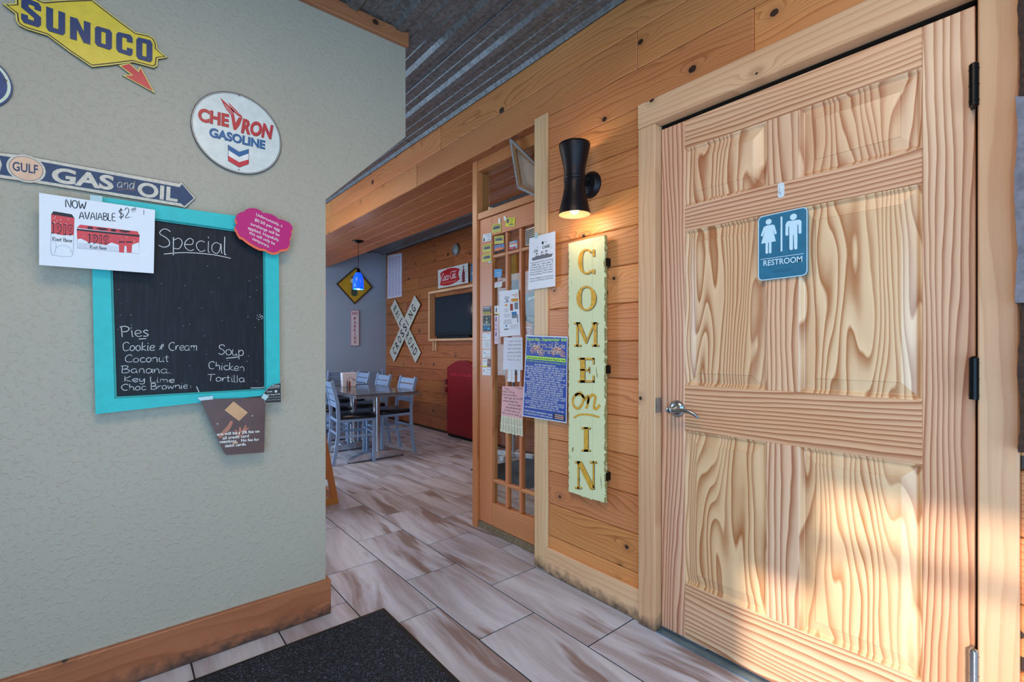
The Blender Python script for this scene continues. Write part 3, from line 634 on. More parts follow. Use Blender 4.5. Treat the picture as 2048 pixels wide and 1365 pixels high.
m = MB(); m.prism(F0, disc_pts(gc, rg_, 40), .003, .0105, crm, edge); m.poly(F0, disc_pts(gc, rg_-.006, 40), .0109, plain('peach', (222, 184, 156), .5))
m.ribbon(F0, disc_pts(gc, rg_-.006, 40), .001, .0112, nv, True)
text(m, F0, 'GULF', Z(134, 270), Z(395, 308), Z(134, 182), .0113, nv, .02); m.build('roundel', parent=root)
m = MB(); text(m, F0, 'GAS', Z(527, 380), Z(1160, 468), Z(540, 240), .0101, crm, .035); text(m, F0, 'OIL', Z(1405, 522), Z(1815, 586), Z(1412, 388), .0101, crm, .03)
hand(m, F0, 'and', Z(1190, 440), Z(1372, 460), Z(1205, 350), .0101, crm, .0016); m.ribbon(F0, smooth2([Z(*p) for p in ((1195, 470), (1290, 462), (1385, 474))]), .0011, .0101, plain('orange_line', (190, 120, 70), .5)); m.build('lettering', parent=root)
# -- chalkboard in its teal frame
teal = plain('teal_paint', (30, 186, 190), .5, var=.06); FB = Frame('Y', 2.05)
O = [FB.px(*p) for p in ((181, 391), (557, 444), (560, 788), (191, 829))]; I = [FB.px(*p) for p in ((217, 424), (530, 468), (533, 781), (229, 798))]
root = thing('chalkboard', ((O[0][0]+O[2][0])/2, 2.07, O[3][1]), 'black chalkboard in a bright teal wooden frame listing pies and soup', 'chalkboard')
m = MB(); m.prism(FB, I, -.025, -.012, chalk_black()); m.build('slate', parent=root)
for k in range(4):
    a, b, c_, d = O[k], O[(k+1) % 4], I[(k+1) % 4], I[k]; m = MB()
    m.prism(FB, [a, b, c_, d], -.034, 0, teal); m.build('frame_rail', parent=root, bevel=.002)
J = inset(I, -.006); J2 = inset(I, .006)
m = MB()
for k in range(4): m.prism(FB, [J[k], J[(k+1) % 4], J2[(k+1) % 4], J2[k]], -.012, -.006, plain('teal_dark', (24, 150, 150), .5))
m.build('inner_bead', parent=root, bevel=.001)
ch = plain('chalk', (206, 210, 216), .95, var=.2, vs=300); Z = FB.z(3.69, 220, 430); dz = -.0115
for tx, a, b, c_, w in (('Special', (345, 232), (868, 288), (352, 92), .0030), ('Pies', (75, 900), (290, 898), (68, 822), .0026), ('Cookie & Cream', (88, 1003), (648, 1000), (92, 940), .0022),
        ('Coconut', (108, 1090), (435, 1085), (110, 1035), .0022), ('Banana.', (80, 1168), (448, 1170), (82, 1115), .0021), ('Key Lime', (100, 1233), (480, 1240), (100, 1192), .0021),
        ('Choc Brownie', (80, 1300), (578, 1283), (82, 1252), .0021), ('Soup', (800, 1030), (990, 1043), (802, 958), .0024), ('Chicken', (725, 1138), (995, 1156), (730, 1082), .0022), ('Tortilla', (720, 1228), (1000, 1236), (722, 1178), .0022)):
    m = MB(); hand(m, FB, tx, Z(*a), Z(*b), Z(*c_), dz, ch, w*.82, 4, .3); m.build('chalk_word', parent=root)
m = MB()
for P in ([(400, 286), (560, 275), (760, 290), (895, 318)], [(213, 917), (268, 913)], [(862, 1060), (952, 1050)], [(642, 1270), (662, 1315)], [(1042, 1280), (1138, 1276), (1147, 1250)]): m.ribbon(FB, smooth2([Z(*p) for p in P]), .0026, dz, ch)
rr = random.Random(2)
for _ in range(40):
    x, y = rr.uniform(40, 1130), rr.uniform(300, 1280); m.ribbon(FB, [Z(x, y), Z(x+rr.uniform(2, 7), y+rr.uniform(-3, 3))], .0012, dz, ch)
for _ in range(14):
    x, y = rr.uniform(1085, 1140), rr.uniform(735, 775); m.ribbon(FB, [Z(x, y), Z(x+rr.uniform(2, 12), y+rr.uniform(-6, 6))], .002, dz, ch)
m.build('chalk_marks', parent=root, kind='stuff')
# -- paper: now available
tape = plain('clear_tape', (176, 206, 212), .2, var=0)
paper = plain('white_paper', (226, 234, 244), .8, var=.01)
FP = Frame('Y', 2.02); Z = FP.z(7.584, 70, 380)
Q = [Z(*p) for p in ((62, 45), (1820, 305), (1800, 1268), (62, 1140))]
root = thing('paper_notice', ((Q[0][0]+Q[1][0])/2, 2.03, Q[3][1]), 'white paper with red can and carton, marked NOW AVAIABLE $2.00, over the chalkboard corner', 'notice')
m = MB(); m.prism(FP, Q, 0, .0006, paper); m.build('sheet', parent=root)
ink = plain('marker_ink', (22, 34, 52), .6); canr = plain('can_red', (206, 62, 72), .5); pk = plain('print_dark', (24, 26, 40), .6); gyl = plain('print_grey', (150, 162, 180), .6); pal = plain('print_pale', (206, 214, 226), .6)
m = MB()
hand(m, FP, 'NOW', Z(455, 262), Z(778, 298), Z(458, 142), .001, ink, .0026, 3, .15); hand(m, FP, 'AVAIABLE', Z(668, 442), Z(1228, 470), Z(668, 330), .001, ink, .0024, 3, .15)
hand(m, FP, '$2.', Z(1262, 440), Z(1475, 415), Z(1250, 290), .001, ink, .0022); hand(m, FP, '00', Z(1462, 322), Z(1532, 300), Z(1458, 290), .001, ink, .0018)
m.ribbon(FP, [Z(1470, 340), Z(1530, 325)], .001, .001, ink); m.ribbon(FP, [Z(1650, 305), Z(1650, 378)], .0014, .001, ink); m.build('marker_writing', parent=root)
m = MB()
m.poly(FP, [Z(*p) for p in ((245, 370), (600, 425), (590, 690), (420, 690), (245, 655))], .0009, canr); m.poly(FP, [Z(*p) for p in ((280, 325), (560, 372), (598, 428), (245, 372))], .0010, pk)
m.ribbon(FP, smooth2([Z(*p) for p in ((245, 655), (245, 960), (330, 1000), (480, 1012), (570, 985), (590, 690))]), .0012, .0010, gyl)
m.ribbon(FP, smooth2([Z(*p) for p in ((250, 770), (320, 820), (300, 960), (280, 975))]), .001, .001, gyl); m.ribbon(FP, smooth2([Z(*p) for p in ((310, 880), (420, 840), (530, 880), (555, 960))]), .001, .001, gyl)
for i in range(9): m.poly(FP, disc_pts(Z(rr.uniform(270, 580), rr.uniform(400, 520)), .0012, 8), .00105, wht)
text(m, FP, '1919', Z(250, 652), Z(590, 690), Z(250, 505), .0011, pk, .05); text(m, FP, '1919', Z(250, 645), Z(585, 680), Z(250, 512), .0012, canr, .01)
hand(m, FP, 'Root Beer', Z(265, 770), Z(570, 800), Z(265, 715), .0011, pk, .0014); m.build('printed_can', parent=root)
m = MB()
m.poly(FP, [Z(*p) for p in ((632, 600), (1585, 700), (1580, 800), (1500, 820), (1440, 860), (1280, 840), (1160, 800), (1080, 840), (800, 790), (700, 740), (640, 750))], .0009, canr)
m.poly(FP, [Z(*p) for p in ((635, 578), (682, 528), (1555, 632), (1588, 690))], .0009, canr); m.poly(FP, [Z(*p) for p in ((635, 590), (1585, 688), (1585, 716), (635, 616))], .0010, pk)
m.ribbon(FP, [Z(*p) for p in ((640, 750), (640, 885), (1575, 970), (1580, 800))], .001, .001, gyl); m.poly(FP, [Z(*p) for p in ((645, 800), (1260, 860), (1260, 940), (645, 882))], .0009, pal)
for x in (1270, 1385): m.poly(FP, [Z(x, 800), Z(x+90, 805), Z(x+80, 955), Z(x+5, 950)], .0011, canr); m.poly(FP, [Z(x-5, 780), Z(x+95, 788), Z(x+85, 805), Z(x, 800)], .0012, pk)
text(m, FP, '1919', Z(800, 800), Z(1130, 825), Z(800, 680), .0012, pk, .06); text(m, FP, '1919', Z(800, 796), Z(1125, 820), Z(800, 688), .0013, canr, .01)
text(m, FP, '1919', Z(800, 590), Z(1450, 655), Z(800, 560), .0012, pk, .06)
hand(m, FP, 'Root Beer', Z(830, 890), Z(1090, 910), Z(830, 845), .0012, pk, .0012)
for i in range(16): m.poly(FP, disc_pts(Z(rr.uniform(680, 1560), rr.uniform(700, 800)), .0009, 6), .0012, wht)
m.build('printed_carton', parent=root)
m = MB(); m.poly(FP, [Z(*p) for p in ((835, 75), (1020, 95), (1020, 230), (835, 195))], .0001, tape); m.build('tape', parent=root)
# -- pink cloud card and its orange backing
FC = Frame('Y', 2.03); Z = FC.z(10.5, 460, 400)
cl = [(120, 360), (155, 300), (230, 262), (300, 250), (330, 205), (400, 182), (480, 178), (570, 195), (640, 232), (690, 280), (760, 282), (850, 300), (940, 345), (1015, 405), (1070, 415), (1150, 440), (1240, 485), (1298, 550), (1308, 620), (1278, 665), (1285, 740), (1240, 830), (1250, 900), (1230, 980), (1180, 1030), (1100, 1038), (1035, 1050), (1000, 1090), (930, 1108), (860, 1100), (790, 1070), (720, 1030), (640, 1020), (560, 985), (480, 940), (400, 890), (330, 840), (270, 790), (215, 775), (165, 700), (140, 640), (105, 590), (115, 530), (160, 495), (125, 430)]
P = [Z(*p) for p in cl]
root = thing('cloud_notice', ((P[0][0]+P[18][0])/2, 2.04, P[28][1]-.004), 'magenta cloud-shaped card with an orange backing about an egg surcharge, on the chalkboard top corner', 'notice')
m = MB(); m.prism(FC, P, .002, .0035, plain('magenta_card', (186, 14, 112), .6, var=.03)); m.build('front_card', parent=root)
m = MB(); m.prism(FC, [Z(a-20+(25 if a > 700 else 0), b+48) for a, b in cl], 0, .0015, plain('orange_card', (232, 104, 72), .6, var=.03)); m.build('backing_card', parent=root, label='orange backing card')
m = MB()
for tx, a, b in (('Unfortunately, a', (540, 335), (1090, 580)), ('$0.50 per egg', (512, 445), (1035, 665)), ('surcharge will be', (425, 530), (1030, 775)), ('applied. Hopefully', (370, 615), (1020, 880)), ('this will only be', (395, 715), (935, 955)), ('temporary.', (460, 840), (820, 1010))):
    text(m, FC, tx, Z(*a), Z(*b), Z(a[0]+10, a[1]-58), .004, wht, .004)
m.build('lettering', parent=root)
# -- brown fee card
FE = Frame('Y', 2.04); Z = FE.z(7.186, 380, 740)
P = [Z(*p) for p in ((140, 425), (1085, 398), (1065, 1188), (520, 1228), (480, 1180), (190, 525))]
root = thing('fee_notice', ((P[0][0]+P[1][0])/2, 2.045, P[3][1]), 'brown tapering card about a 3% card fee, hanging below the chalkboard', 'notice')
brn = plain('brown_print', (88, 56, 52), .35, var=.22, vs=14); tan = plain('tan_print', (206, 160, 116), .5); skin = plain('hand_print', (176, 112, 92), .5); skd = plain('hand_print_dark', (138, 80, 66), .5)
m = MB(); m.prism(FE, P, 0, .001, brn); m.build('card', parent=root)
m = MB(); m.poly(FE, [Z(*p) for p in ((625, 455), (830, 615), (705, 738), (495, 580))], .0013, tan)
m.poly(FE, smooth2([Z(*p) for p in ((400, 960), (470, 880), (540, 800), (575, 740), (605, 735), (610, 775), (560, 870), (500, 930), (440, 985))]), .0013, skin)
for P_ in ([(640, 870), (655, 862), (690, 900), (680, 940), (660, 930)], [(705, 830), (725, 820), (740, 900), (730, 935), (700, 900)], [(740, 900), (790, 800), (812, 805), (800, 840), (850, 828), (800, 880), (760, 930), (700, 960), (690, 930)]): m.poly(FE, smooth2([Z(*p) for p in P_]), .0013, skin)
m.poly(FE, disc_pts(Z(650, 1050), .009, 14, .004), .0012, tan)
for x, y in ((395, 778), (895, 662)): m.poly(FE, [Z(x-16, y), Z(x-3, y-3), Z(x, y-18), Z(x+3, y-3), Z(x+16, y), Z(x+3, y+3), Z(x, y+18), Z(x-3, y+3)], .0013, wht)
for tx, a, b in (('ere will be a 3% fee on', (385, 948), (998, 900)), ('all credit card', (468, 1002), (845, 968)), ('nsactions.   No fee for', (428, 1055), (993, 1018)), ('debit cards.', (503, 1115), (808, 1085))):
    text(m, FE, tx, Z(*a), Z(*b), Z(a[0], a[1]-40), .0015, wht, .02)
m.build('print', parent=root)
m = MB(); m.poly(FE, [Z(*p) for p in ((105, 400), (330, 372), (330, 425), (140, 445))], .0016, tape); m.build('tape', parent=root); m = MB(); m.poly(FE, [Z(*p) for p in ((1060, 340), (1130, 380), (1085, 440), (1020, 400))], .0034, tape); m.build('tape', parent=root)
arc = [(1045, 370), (1070, 320), (1110, 275), (1160, 235), (1220, 208), (1305, 190)]
P = [Z(*p) for p in arc+[(1307, 466), (1085, 482)]]
root = thing('sticker_card', (P[0][0], 2.04, P[-1][1]), 'small black quarter-round card with a white spot on the chalkboard lower right corner', 'card')
m = MB(); m.prism(FE, P, .0012, .0026, plain('black_card', (14, 14, 18), .4)); m.ribbon(FE, P, .0008, .0029, wht, True); m.build('card', parent=root)
m = MB(); m.poly(FE, disc_pts(Z(1232, 312), .0052, 20), .003, wht)
for tx, a, b, h_ in (('CONSUMER', (1180, 245), (1285, 235), 16), ('CHOICE NOTICE', (1140, 268), (1288, 258), 14), ('Credit', (1100, 325), (1180, 320), 18), ('No charge on PIN', (1110, 368), (1290, 358), 18), ('exp', (1205, 325), (1256, 322), 14), ('terms and conditions apply', (1120, 405), (1290, 392), 8), ('see the counter for details', (1110, 440), (1290, 430), 8)):
    text(m, FE, tx, Z(*a), Z(*b), Z(a[0], a[1]-h_), .0031, wht if tx != 'exp' else pk, .01)
m.build('print', parent=root)
# ================================================================== ON THE RIGHT WALL
# -- restroom sign
FR = Frame('X', 1.700); Z = FR.z(5.935, 1500, 350)
def rrect(tl, tr, br, bl, k):
    P = [Vector(p) for p in (tl, tr, br, bl)]; out = []
    for i in range(4):
        p, a, b = P[i], P[i-1], P[(i+1) % 4]; u, v = (a-p).normalized()*k, (b-p).normalized()*k
        for t in (0, .15, .35, .65, .85, 1):
            out.append(tuple(p+u*(1-t)**2+v*t**2))
    return out
Q = [Z(*p) for p in ((97, 502), (683, 372), (683, 1192), (97, 1262))]
root = thing('restroom_sign', (1.705, -(Q[0][0]+Q[1][0])/2, Q[3][1]), 'blue RESTROOM sign with woman and man figures on the pine door', 'sign')
sb = plain('sign_blue', (36, 106, 136), .45, var=.12, vs=25); sw = plain('sign_pale', (198, 224, 236), .5, var=0)
R0 = rrect(*Q, .017); m = MB(); m.prism(FR, R0, -.008, .0, sb); m.build('plate', parent=root, bevel=.0008)
m = MB(); m.ring(FR, R0, inset(R0, .0028), .0006, sw); m.build('border', parent=root)
m = MB(); dd = .0015
def em(P): m.prism(FR, [Z(*p) for p in P], 0, dd, sw)
m.prism(FR, disc_pts(Z(223, 558), .0095, 20), 0, dd, sw)
em([(195, 605), (275, 590), (292, 600), (318, 690), (312, 705), (296, 706), (272, 645), (308, 788), (255, 798), (255, 922), (247, 932), (232, 932), (226, 922), (226, 804), (215, 806), (215, 928), (207, 937), (193, 937), (186, 928), (186, 810), (134, 818), (180, 660), (152, 728), (140, 733), (130, 722), (165, 622)])
m.prism(FR, disc_pts(Z(517, 499), .0102, 20), 0, dd, sw)
em([(440, 560), (455, 550), (585, 533), (603, 540), (612, 556), (611, 688), (602, 698), (588, 699), (578, 690), (576, 592), (564, 592), (563, 872), (552, 886), (535, 886), (525, 874), (522, 715), (512, 715), (510, 882), (500, 893), (482, 893), (470, 882), (467, 612), (456, 614), (455, 715), (445, 725), (430, 723), (422, 712), (423, 590)])
em([(365, 498), (385, 496), (385, 908), (365, 911)]); em([(128, 1004), (640, 931), (640, 937), (128, 1010)])
text(m, FR, 'RESTROOM', Z(162, 1083), Z(622, 1031), Z(162, 1020), dd, sw, .012)
m.build('raised_figures', parent=root)
m = MB(); dk = plain('braille', (20, 70, 92), .5)
for i, x in enumerate(range(270, 480, 14)):
    for j in range(3):
        if (i*7+j*5) % 3: s, t = Z(x, 1150-(x-270)*.09+j*11-12); m.lathe([(.001, 0), (.0007, .0006)], FR.w(s, t, 0), dk, 6, 'X')
m.build('braille', parent=root)
# -- clear hook
s, t = Frame('X', 1.708).px(1562, 381)
root = thing('adhesive_hook', (1.709, -s, t-.02), 'small clear adhesive hook on the door above the restroom sign', 'hook')
cl_ = plain('clear_plastic', (214, 220, 222), .15, var=0); F = Frame('X', 1.71)
m = MB(); m.prism(F, rrect((s-.010, t+.026), (s+.010, t+.026), (s+.010, t-.024), (s-.010, t-.024), .009), 0, .003, cl_); m.build('base', parent=root)
m = MB(); m.tube([F.w(s, t+.012, .003), F.w(s, t-.006, .005), F.w(s, t-.010, .010), F.w(s, t-.002, .014)], .0028, cl_, 8); m.build('hook_arm', parent=root)
# -- wall sconce
ax_, ay_ = 1.587, 1.453; zc = 1.905
iron = plain('oil_rubbed_bronze', (30, 26, 30), .38, .55, var=.05); bulbm = plain('lit_bulb', (255, 226, 180), .3, emit=5, var=0)
root = thing('wall_sconce', (1.70, ay_, 1.85), 'black hourglass wall sconce with a lit bulb on the pine planks', 'wall lamp')
m = MB(); m.lathe([(.061, 0), (.061, .008), (.056, .011), (.055, .016), (.050, .019), (.049, .024), (.043, .027), (.001, .028)], (1.70, ay_, zc), iron, 40, 'X'); m.build('backplate', parent=root)
m = MB(); m.tube([(1.675, ay_, zc), (ax_+.04, ay_, zc)], .012, iron, 14); m.lathe([(.004, .028), (.004, .031), (.001, .033)], (1.70, ay_-.028, zc), iron, 8, 'X'); m.build('arm', parent=root)
m = MB()
po = [(.046, 0), (.0475, .03), (.052, .06), (.059, .09), (.0655, .118), (.070, .140), (.0705, .150)]
m.lathe(po+[(.068, .150), (.063, .118), (.050, .06), (.044, .004)], (ax_, ay_, zc+.008), iron, 44); m.build('upper_shade', parent=root)
m = MB(); m.lathe([(r, -h) for r, h in po][::-1], (ax_, ay_, zc-.008), iron, 44); m.build('lower_shade', parent=root)
inn = plain('shade_lining', (150, 112, 84), .6, var=0)
m = MB(); m.lathe([(.0705, -.150), (.067, -.148), (.062, -.118), (.050, -.06), (.040, -.01), (.001, -.008)], (ax_, ay_, zc-.008), inn, 44); m.build('lining', parent=root, label='pale lining inside the lower shade')
m = MB(); m.lathe([(.046, -.012), (.0485, -.010), (.0485, -.004), (.0465, -.002), (.0465, .003), (.0485, .005), (.0485, .010), (.046, .012)], (ax_, ay_, zc), iron, 44); m.build('collar', parent=root)
m = MB(); bz = zc-.128; m.lathe([(.001, -.026), (.012, -.024), (.021, -.015), (.0245, 0), (.021, .014), (.014, .028), (.012, .05), (.001, .052)], (ax_, ay_, bz), bulbm, 24); m.build('bulb', parent=root, label='glowing bulb')
point('sconce_glow', (ax_, ay_, bz-.055), 1.25, (1, .72, .42), .02)
point('sconce_uplight', (ax_, ay_, zc+.135), .5, (1, .86, .5), .015)
# -- come on in board
FS = Frame('X', 1.665)
Q = [FS.px(*p) for p in ((1136, 487), (1211, 470), (1208.5, 1006), (1137, 988))]
s0, s1 = (Q[0][0]+Q[3][0])/2, (Q[1][0]+Q[2][0])/2; t0, t1 = (Q[2][1]+Q[3][1])/2, (Q[0][1]+Q[1][1])/2
root = thing('welcome_board', (1.675, -(s0+s1)/2, t0), 'tall distressed cream wooden board reading COME on IN in gold letters', 'sign')
wdt = (s1-s0)/3; dm = distressed(); dke = plain('dark_board_edge', (72, 58, 44), .8, var=.2)
for k in range(3):
    m = MB(); y1 = -(s0+wdt*k)-.0006; y0 = y1-wdt+.0012
    m.box(1.665, 1.683, y0, y1, t0+(.004 if k != 1 else 0), t1, dm); m.build('board_slat', parent=root, bevel=.0012)
for z in (t0+.12, (t0+t1)/2, t1-.12):
    m = MB(); m.box(1.683, 1.699, -s1+.004, -s0-.004, z-.02, z+.02, dke); m.build('batten', parent=root)
    m = MB(); m.box(1.672, 1.698, -s1-.006, -s1-.0005, z-.018, z+.018, blk); m.build('bracket', parent=root)
gold = plain('gold_letter', (214, 160, 48), .6, var=.2, vs=60); shd = plain('letter_shade', (92, 82, 66), .7, var=.2, vs=80)
def box_(u0, v0, u1, v1):
    a, b, c_, d = FS.px(u0, v0), FS.px(u1, v0), FS.px(u1, v1), FS.px(u0, v1)
    sl = -.0; return lambda x, y: tuple((Vector(d)*(1-x)+Vector(c_)*x)*(1-y)+(Vector(a)*(1-x)+Vector(b)*x)*y)
def arcring(m, g, a0, a1, th, mt, d, n=40, rx=.5, ry=.5):
    A, B_ = [], []
    for i in range(n+1):
        t = (a0+(a1-a0)*i/n)*D2R; k = th*(.35+.65*abs(math.cos(t)))
        A.append(g(.5+rx*math.cos(t), .5+ry*math.sin(t))); B_.append(g(.5+(rx-k)*math.cos(t), .5+(ry-.07-.02*abs(math.cos(t)))*math.sin(t)))
    vs = A+B_; m.add([FS.w(p[0], p[1], d) for p in vs], [(i, i+1, n+2+i, n+1+i) for i in range(n)], mt)
def letters(m, mt, d, sh, only=None):
    P = lambda g, L_: m.poly(FS, [g(*p) for p in L_], d, mt)
    R2 = lambda g, x0, y0, x1, y1: P(g, [(x0, y0), (x1, y0), (x1, y1), (x0, y1)])
    b = lambda *q: box_(q[0]+sh, q[1]+sh*.9, q[2]+sh, q[3]+sh*.9)
    g = b(1156, 498, 1191, 549); arcring(m, g, 50, 310, .27, mt, d); R2(g, .84, .70, .97, .98); R2(g, .84, .03, .97, .2)
    g = b(1153, 572, 1193, 622); arcring(m, g, 0, 360, .25, mt, d)
    g = b(1148, 645, 1198, 693)
    for x0, x1 in ((0, .3), (.72, 1)): R2(g, x0, 0, x1, .07); R2(g, x0, .93, x1-.04, 1)
    R2(g, .10, 0, .18, 1); R2(g, .80, 0, .92, 1); P(g, [(.08, 1), (.26, 1), (.52, .34), (.46, .12)]); P(g, [(.46, .12), (.80, 1), (.88, 1), (.52, .12)])
    g = b(1156, 716, 1190, 765); R2(g, .0, 0, .95, .08); R2(g, 0, .92, .95, 1); R2(g, .14, 0, .42, 1); R2(g, .14, .47, .68, .54); R2(g, .62, .38, .70, .64); R2(g, .87, 0, .96, .28); R2(g, .87, .74, .96, 1)
    g = b(1163, 855, 1181, 903); R2(g, 0, 0, 1, .07); R2(g, 0, .93, 1, 1); R2(g, .28, 0, .76, 1)
    g = b(1150, 923, 1192.5, 978); R2(g, 0, 0, .32, .07); R2(g, 0, .93, .26, 1); R2(g, .70, .93, 1.02, 1); R2(g, .12, 0, .20, 1); R2(g, .84, .03, .91, 1); P(g, [(.08, 1), (.32, 1), (.92, .06), (.92, -.02), (.72, -.02)])
class Pick:
    def __init__(s, k): s.k = k; s.m = MB(); s.on = False
    def poly(s, *a): s.on and s.m.poly(*a)
    def add(s, *a): s.on and s.m.add(*a)
_b = box_
for k in range(6):
    pk_ = Pick(k); cnt = [0]
    def box_(*a, _c=cnt, _p=pk_):
        _p.on = (_c[0] % 6 == _p.k); _c[0] += 1; return _b(*a)
    letters(pk_, shd, .0006, 1.3); letters(pk_, gold, .0011, 0); pk_.m.build('letter', parent=root)
box_ = _b
m = MB(); g = box_(1144, 786, 1200, 822)
for P in ([(.12, .85), (.30, 1), (.42, .75), (.38, .35), (.22, .12), (.06, .3), (.04, .62), (.14, .86), (.3, .9), (.5, .7)], [(.48, .55), (.58, .82), (.60, .5), (.52, .12)], [(.56, .40), (.70, .85), (.84, .78), (.82, .45), (.80, .15), (.90, .12), (1.0, .34)]):
    m.ribbon(FS, smooth2([g(*p) for p in P], 5), .0135, .0011, gold)
m.ribbon(FS, smooth2([FS.px(*p) for p in ((1148, 836), (1160, 830), (1178, 830), (1199, 835))], 5), .009, .0011, gold); m.build('script_word', parent=root)
# -- papers taped to the door frame
def sheet_thing(name, F, quad, label, mt, cat='flyer', group=None, curl=0):
    Q = [F.px(*p) for p in quad]; z0 = min(q[1] for q in Q); sm_ = sum(q[0] for q in Q)/4
    o = thing(name, F.w(sm_, z0, .001), label, cat, group); m = MB()
    m.prism(F, Q, 0, .0006, mt); m.build('sheet', parent=o); return o, quadmap(*Q)
def lines(m, F, g, n, x0, x1, y0, y1, mt, d=.001, txt=None, ragged=.3, off=0.0, h_=.6):
    rr = random.Random(n*7+int(x0*100)); W_ = 'visit friends open daily please call after hours bring family community support local garden supper music raffle benefit event season park'.split()
    for i in range(n):
        y = y1-(y1-y0)*(i+.5)/n; hh = (y1-y0)/n*h_; a, b = x0, x1
        if ragged: q = rr.uniform(0, ragged)*(x1-x0)/2; a += q; b -= q
        tx = txt[i] if txt else ' '.join(rr.choice(W_) for _ in range(max(2, int((b-a)*9))))
        text(m, F, tx, g(a, y-hh/2), g(b, y-hh/2), g(a, y+hh/2), d, mt, off)
white = plain('flyer_white', (232, 232, 240), .8, var=.01); pt = plain('print_black', (30, 30, 34), .7); pg = plain('toner_grey', (110, 110, 116), .7)
FQ = Frame('X', 1.682)
o, g = sheet_thing('daycare_flyer', FQ, ((1059, 477), (1110.8, 462.5), (1110.8, 573), (1056, 580.5)), 'white flyer with a black drawing of three children, taped to the post under the lamp', white)
m = MB()
for tx, a, b, y, h_ in (('DA', .22, .36, .70, .045), ('CARE', .52, .80, .735, .05)): text(m, FQ, tx, g(a, y), g(b, y), g(a, y+h_), .001, pt, .03)
m.prism(FQ, [g(*p) for p in ((.15, .55), (.86, .55), (.92, .60), (.7, .62), (.3, .62), (.12, .60))], .0006, .0009, pg)
for x, y in ((.32, .655), (.52, .66), (.68, .665)):
    m.poly(FQ, disc_pts(g(x, y), .0075, 14), .001, pt); m.poly(FQ, disc_pts(g(x+.01, y-.012), .0055, 12), .0012, white); m.poly(FQ, [g(x-.07, .57), g(x+.08, .575), g(x+.05, .635), g(x-.05, .63)], .0011, pg)
for P in ([(.3, .76), (.36, .80)], [(.2, .69), (.17, .74)], [(.85, .70), (.88, .75)], [(.6, .86), (.66, .84), (.70, .86)]): m.ribbon(FQ, [g(*p) for p in P], .0016, .001, pt)
m.poly(FQ, [g(*p) for p in ((.5, .82), (.57, .82), (.57, .87), (.5, .87))], .001, pt)
lines(m, FQ, g, 6, .08, .92, .26, .53, pt, txt=['Coming September 2025 to the Hartland', 'Area!', '2 Openings for all ages', 'Childcare has been licensed for 12 years', 'Hours of operation: 5:30am-5:30pm', 'Monday-Friday'], ragged=0)
lines(m, FQ, g, 2, .08, .92, .14, .23, pt, txt=['If you are needing care or have licensed', 'daycare, call Wendy at 555 0142'], ragged=0)
m.build('print', parent=o)
m = MB(); m.poly(FQ, [g(*p) for p in ((.2, .97), (.36, .96), (.30, 1.08), (.24, 1.08))], .0012, tape); m.build('tape', parent=o)
F5 = Frame('X', 1.783)
o, g = sheet_thing('event_flyer', F5, ((998.7, 583), (1037, 579), (1041, 671), (1000, 674)), 'white flyer with the number 25 and small colour pictures on the glazed sidelight', white)
m = MB(); og = plain('print_orange', (214, 140, 50), .7); bl2 = plain('print_blue', (40, 120, 180), .7); rd2 = plain('print_redbrown', (150, 60, 50), .7); gr2 = plain('print_grey2', (120, 128, 138), .7)
text(m, F5, 'Hartland', g(.28, .85), g(.52, .85), g(.28, .868), .001, pt, .02); text(m, F5, 'September', g(.28, .82), g(.54, .82), g(.28, .838), .001, pt, .02)
text(m, F5, '25', g(.34, .755), g(.48, .755), g(.34, .80), .001, pt, .03); text(m, F5, 'Thursday 4-8 PM', g(.22, .735), g(.58, .735), g(.22, .748), .001, pt, .02)
text(m, F5, 'Community', g(.66, .87), g(.96, .89), g(.66, .90), .001, og, .03); text(m, F5, 'Event', g(.8, .84), g(.96, .85), g(.8, .865), .001, og, .03)
for a, b, c_, d, mt in ((.62, .74, .96, .81, og), (.29, .66, .42, .70, og), (.55, .55, .70, .70, rd2), (.77, .57, .95, .72, gr2), (.62, .46, .87, .52, bl2), (.62, .38, .87, .46, gr2), (.88, .28, .93, .46, gr2)):
    m.poly(F5, [g(a, b), g(c_, b), g(c_, d), g(a, d)], .0009, mt)
m.poly(F5, disc_pts(g(.34, .225), .008, 12, .006), .001, bl2)
lines(m, F5, g, 4, .22, .48, .53, .62, pg, ragged=.4); lines(m, F5, g, 3, .22, .56, .41, .49, pg); lines(m, F5, g, 4, .2, .62, .26, .37, pt); lines(m, F5, g, 5, .52, .95, .14, .25, pg)
text(m, F5, 'RSVP', g(.24, .14), g(.46, .14), g(.24, .165), .001, pt, .05); m.build('print', parent=o)
o, g = sheet_thing('handwritten_note', F5, ((1007.7, 675.5), (1045, 675), (1045.5, 740.5), (1006, 739.6)), 'white note with faint handwriting and tear-off strips below the number 25 flyer', plain('note_white', (222, 222, 234), .8, var=.01), 'note')
m = MB()
for i, tx in enumerate(('I clean houses', 'offices and more', 'call me any time', 'weekly or monthly', 'fair prices', 'thank you')): hand(m, F5, tx, g(.22, .86-.115*i), g(.92, .87-.115*i), g(.22, .91-.115*i), .001, pg, .0012, 2)
for y in (.92, .75, .3): m.poly(F5, disc_pts(g(.07, y), .002, 8), .001, pt)
m.build('handwriting', parent=o, kind='stuff')
for k, (u0, u1, v1) in enumerate(((1014.5, 1022, 764), (1022.5, 1029, 765), (1034, 1040, 764))):
    m = MB(); P = [F5.px(*p) for p in ((u0, 738), (u1, 738), (u1, v1), (u0, v1))]; m.prism(F5, P, -.002, -.0014, white)
    gg = quadmap(*P); hand(m, F5, 'call', gg(.3, .2), gg(.3, .9), gg(.1, .2), -.001, pg, .001, 2); m.build('tear_strip', parent=o)
pinkm = plain('pink_paper', (232, 178, 182), .8, var=.02); yw = plain('yellowed_strip', (226, 224, 196), .8, var=.02)
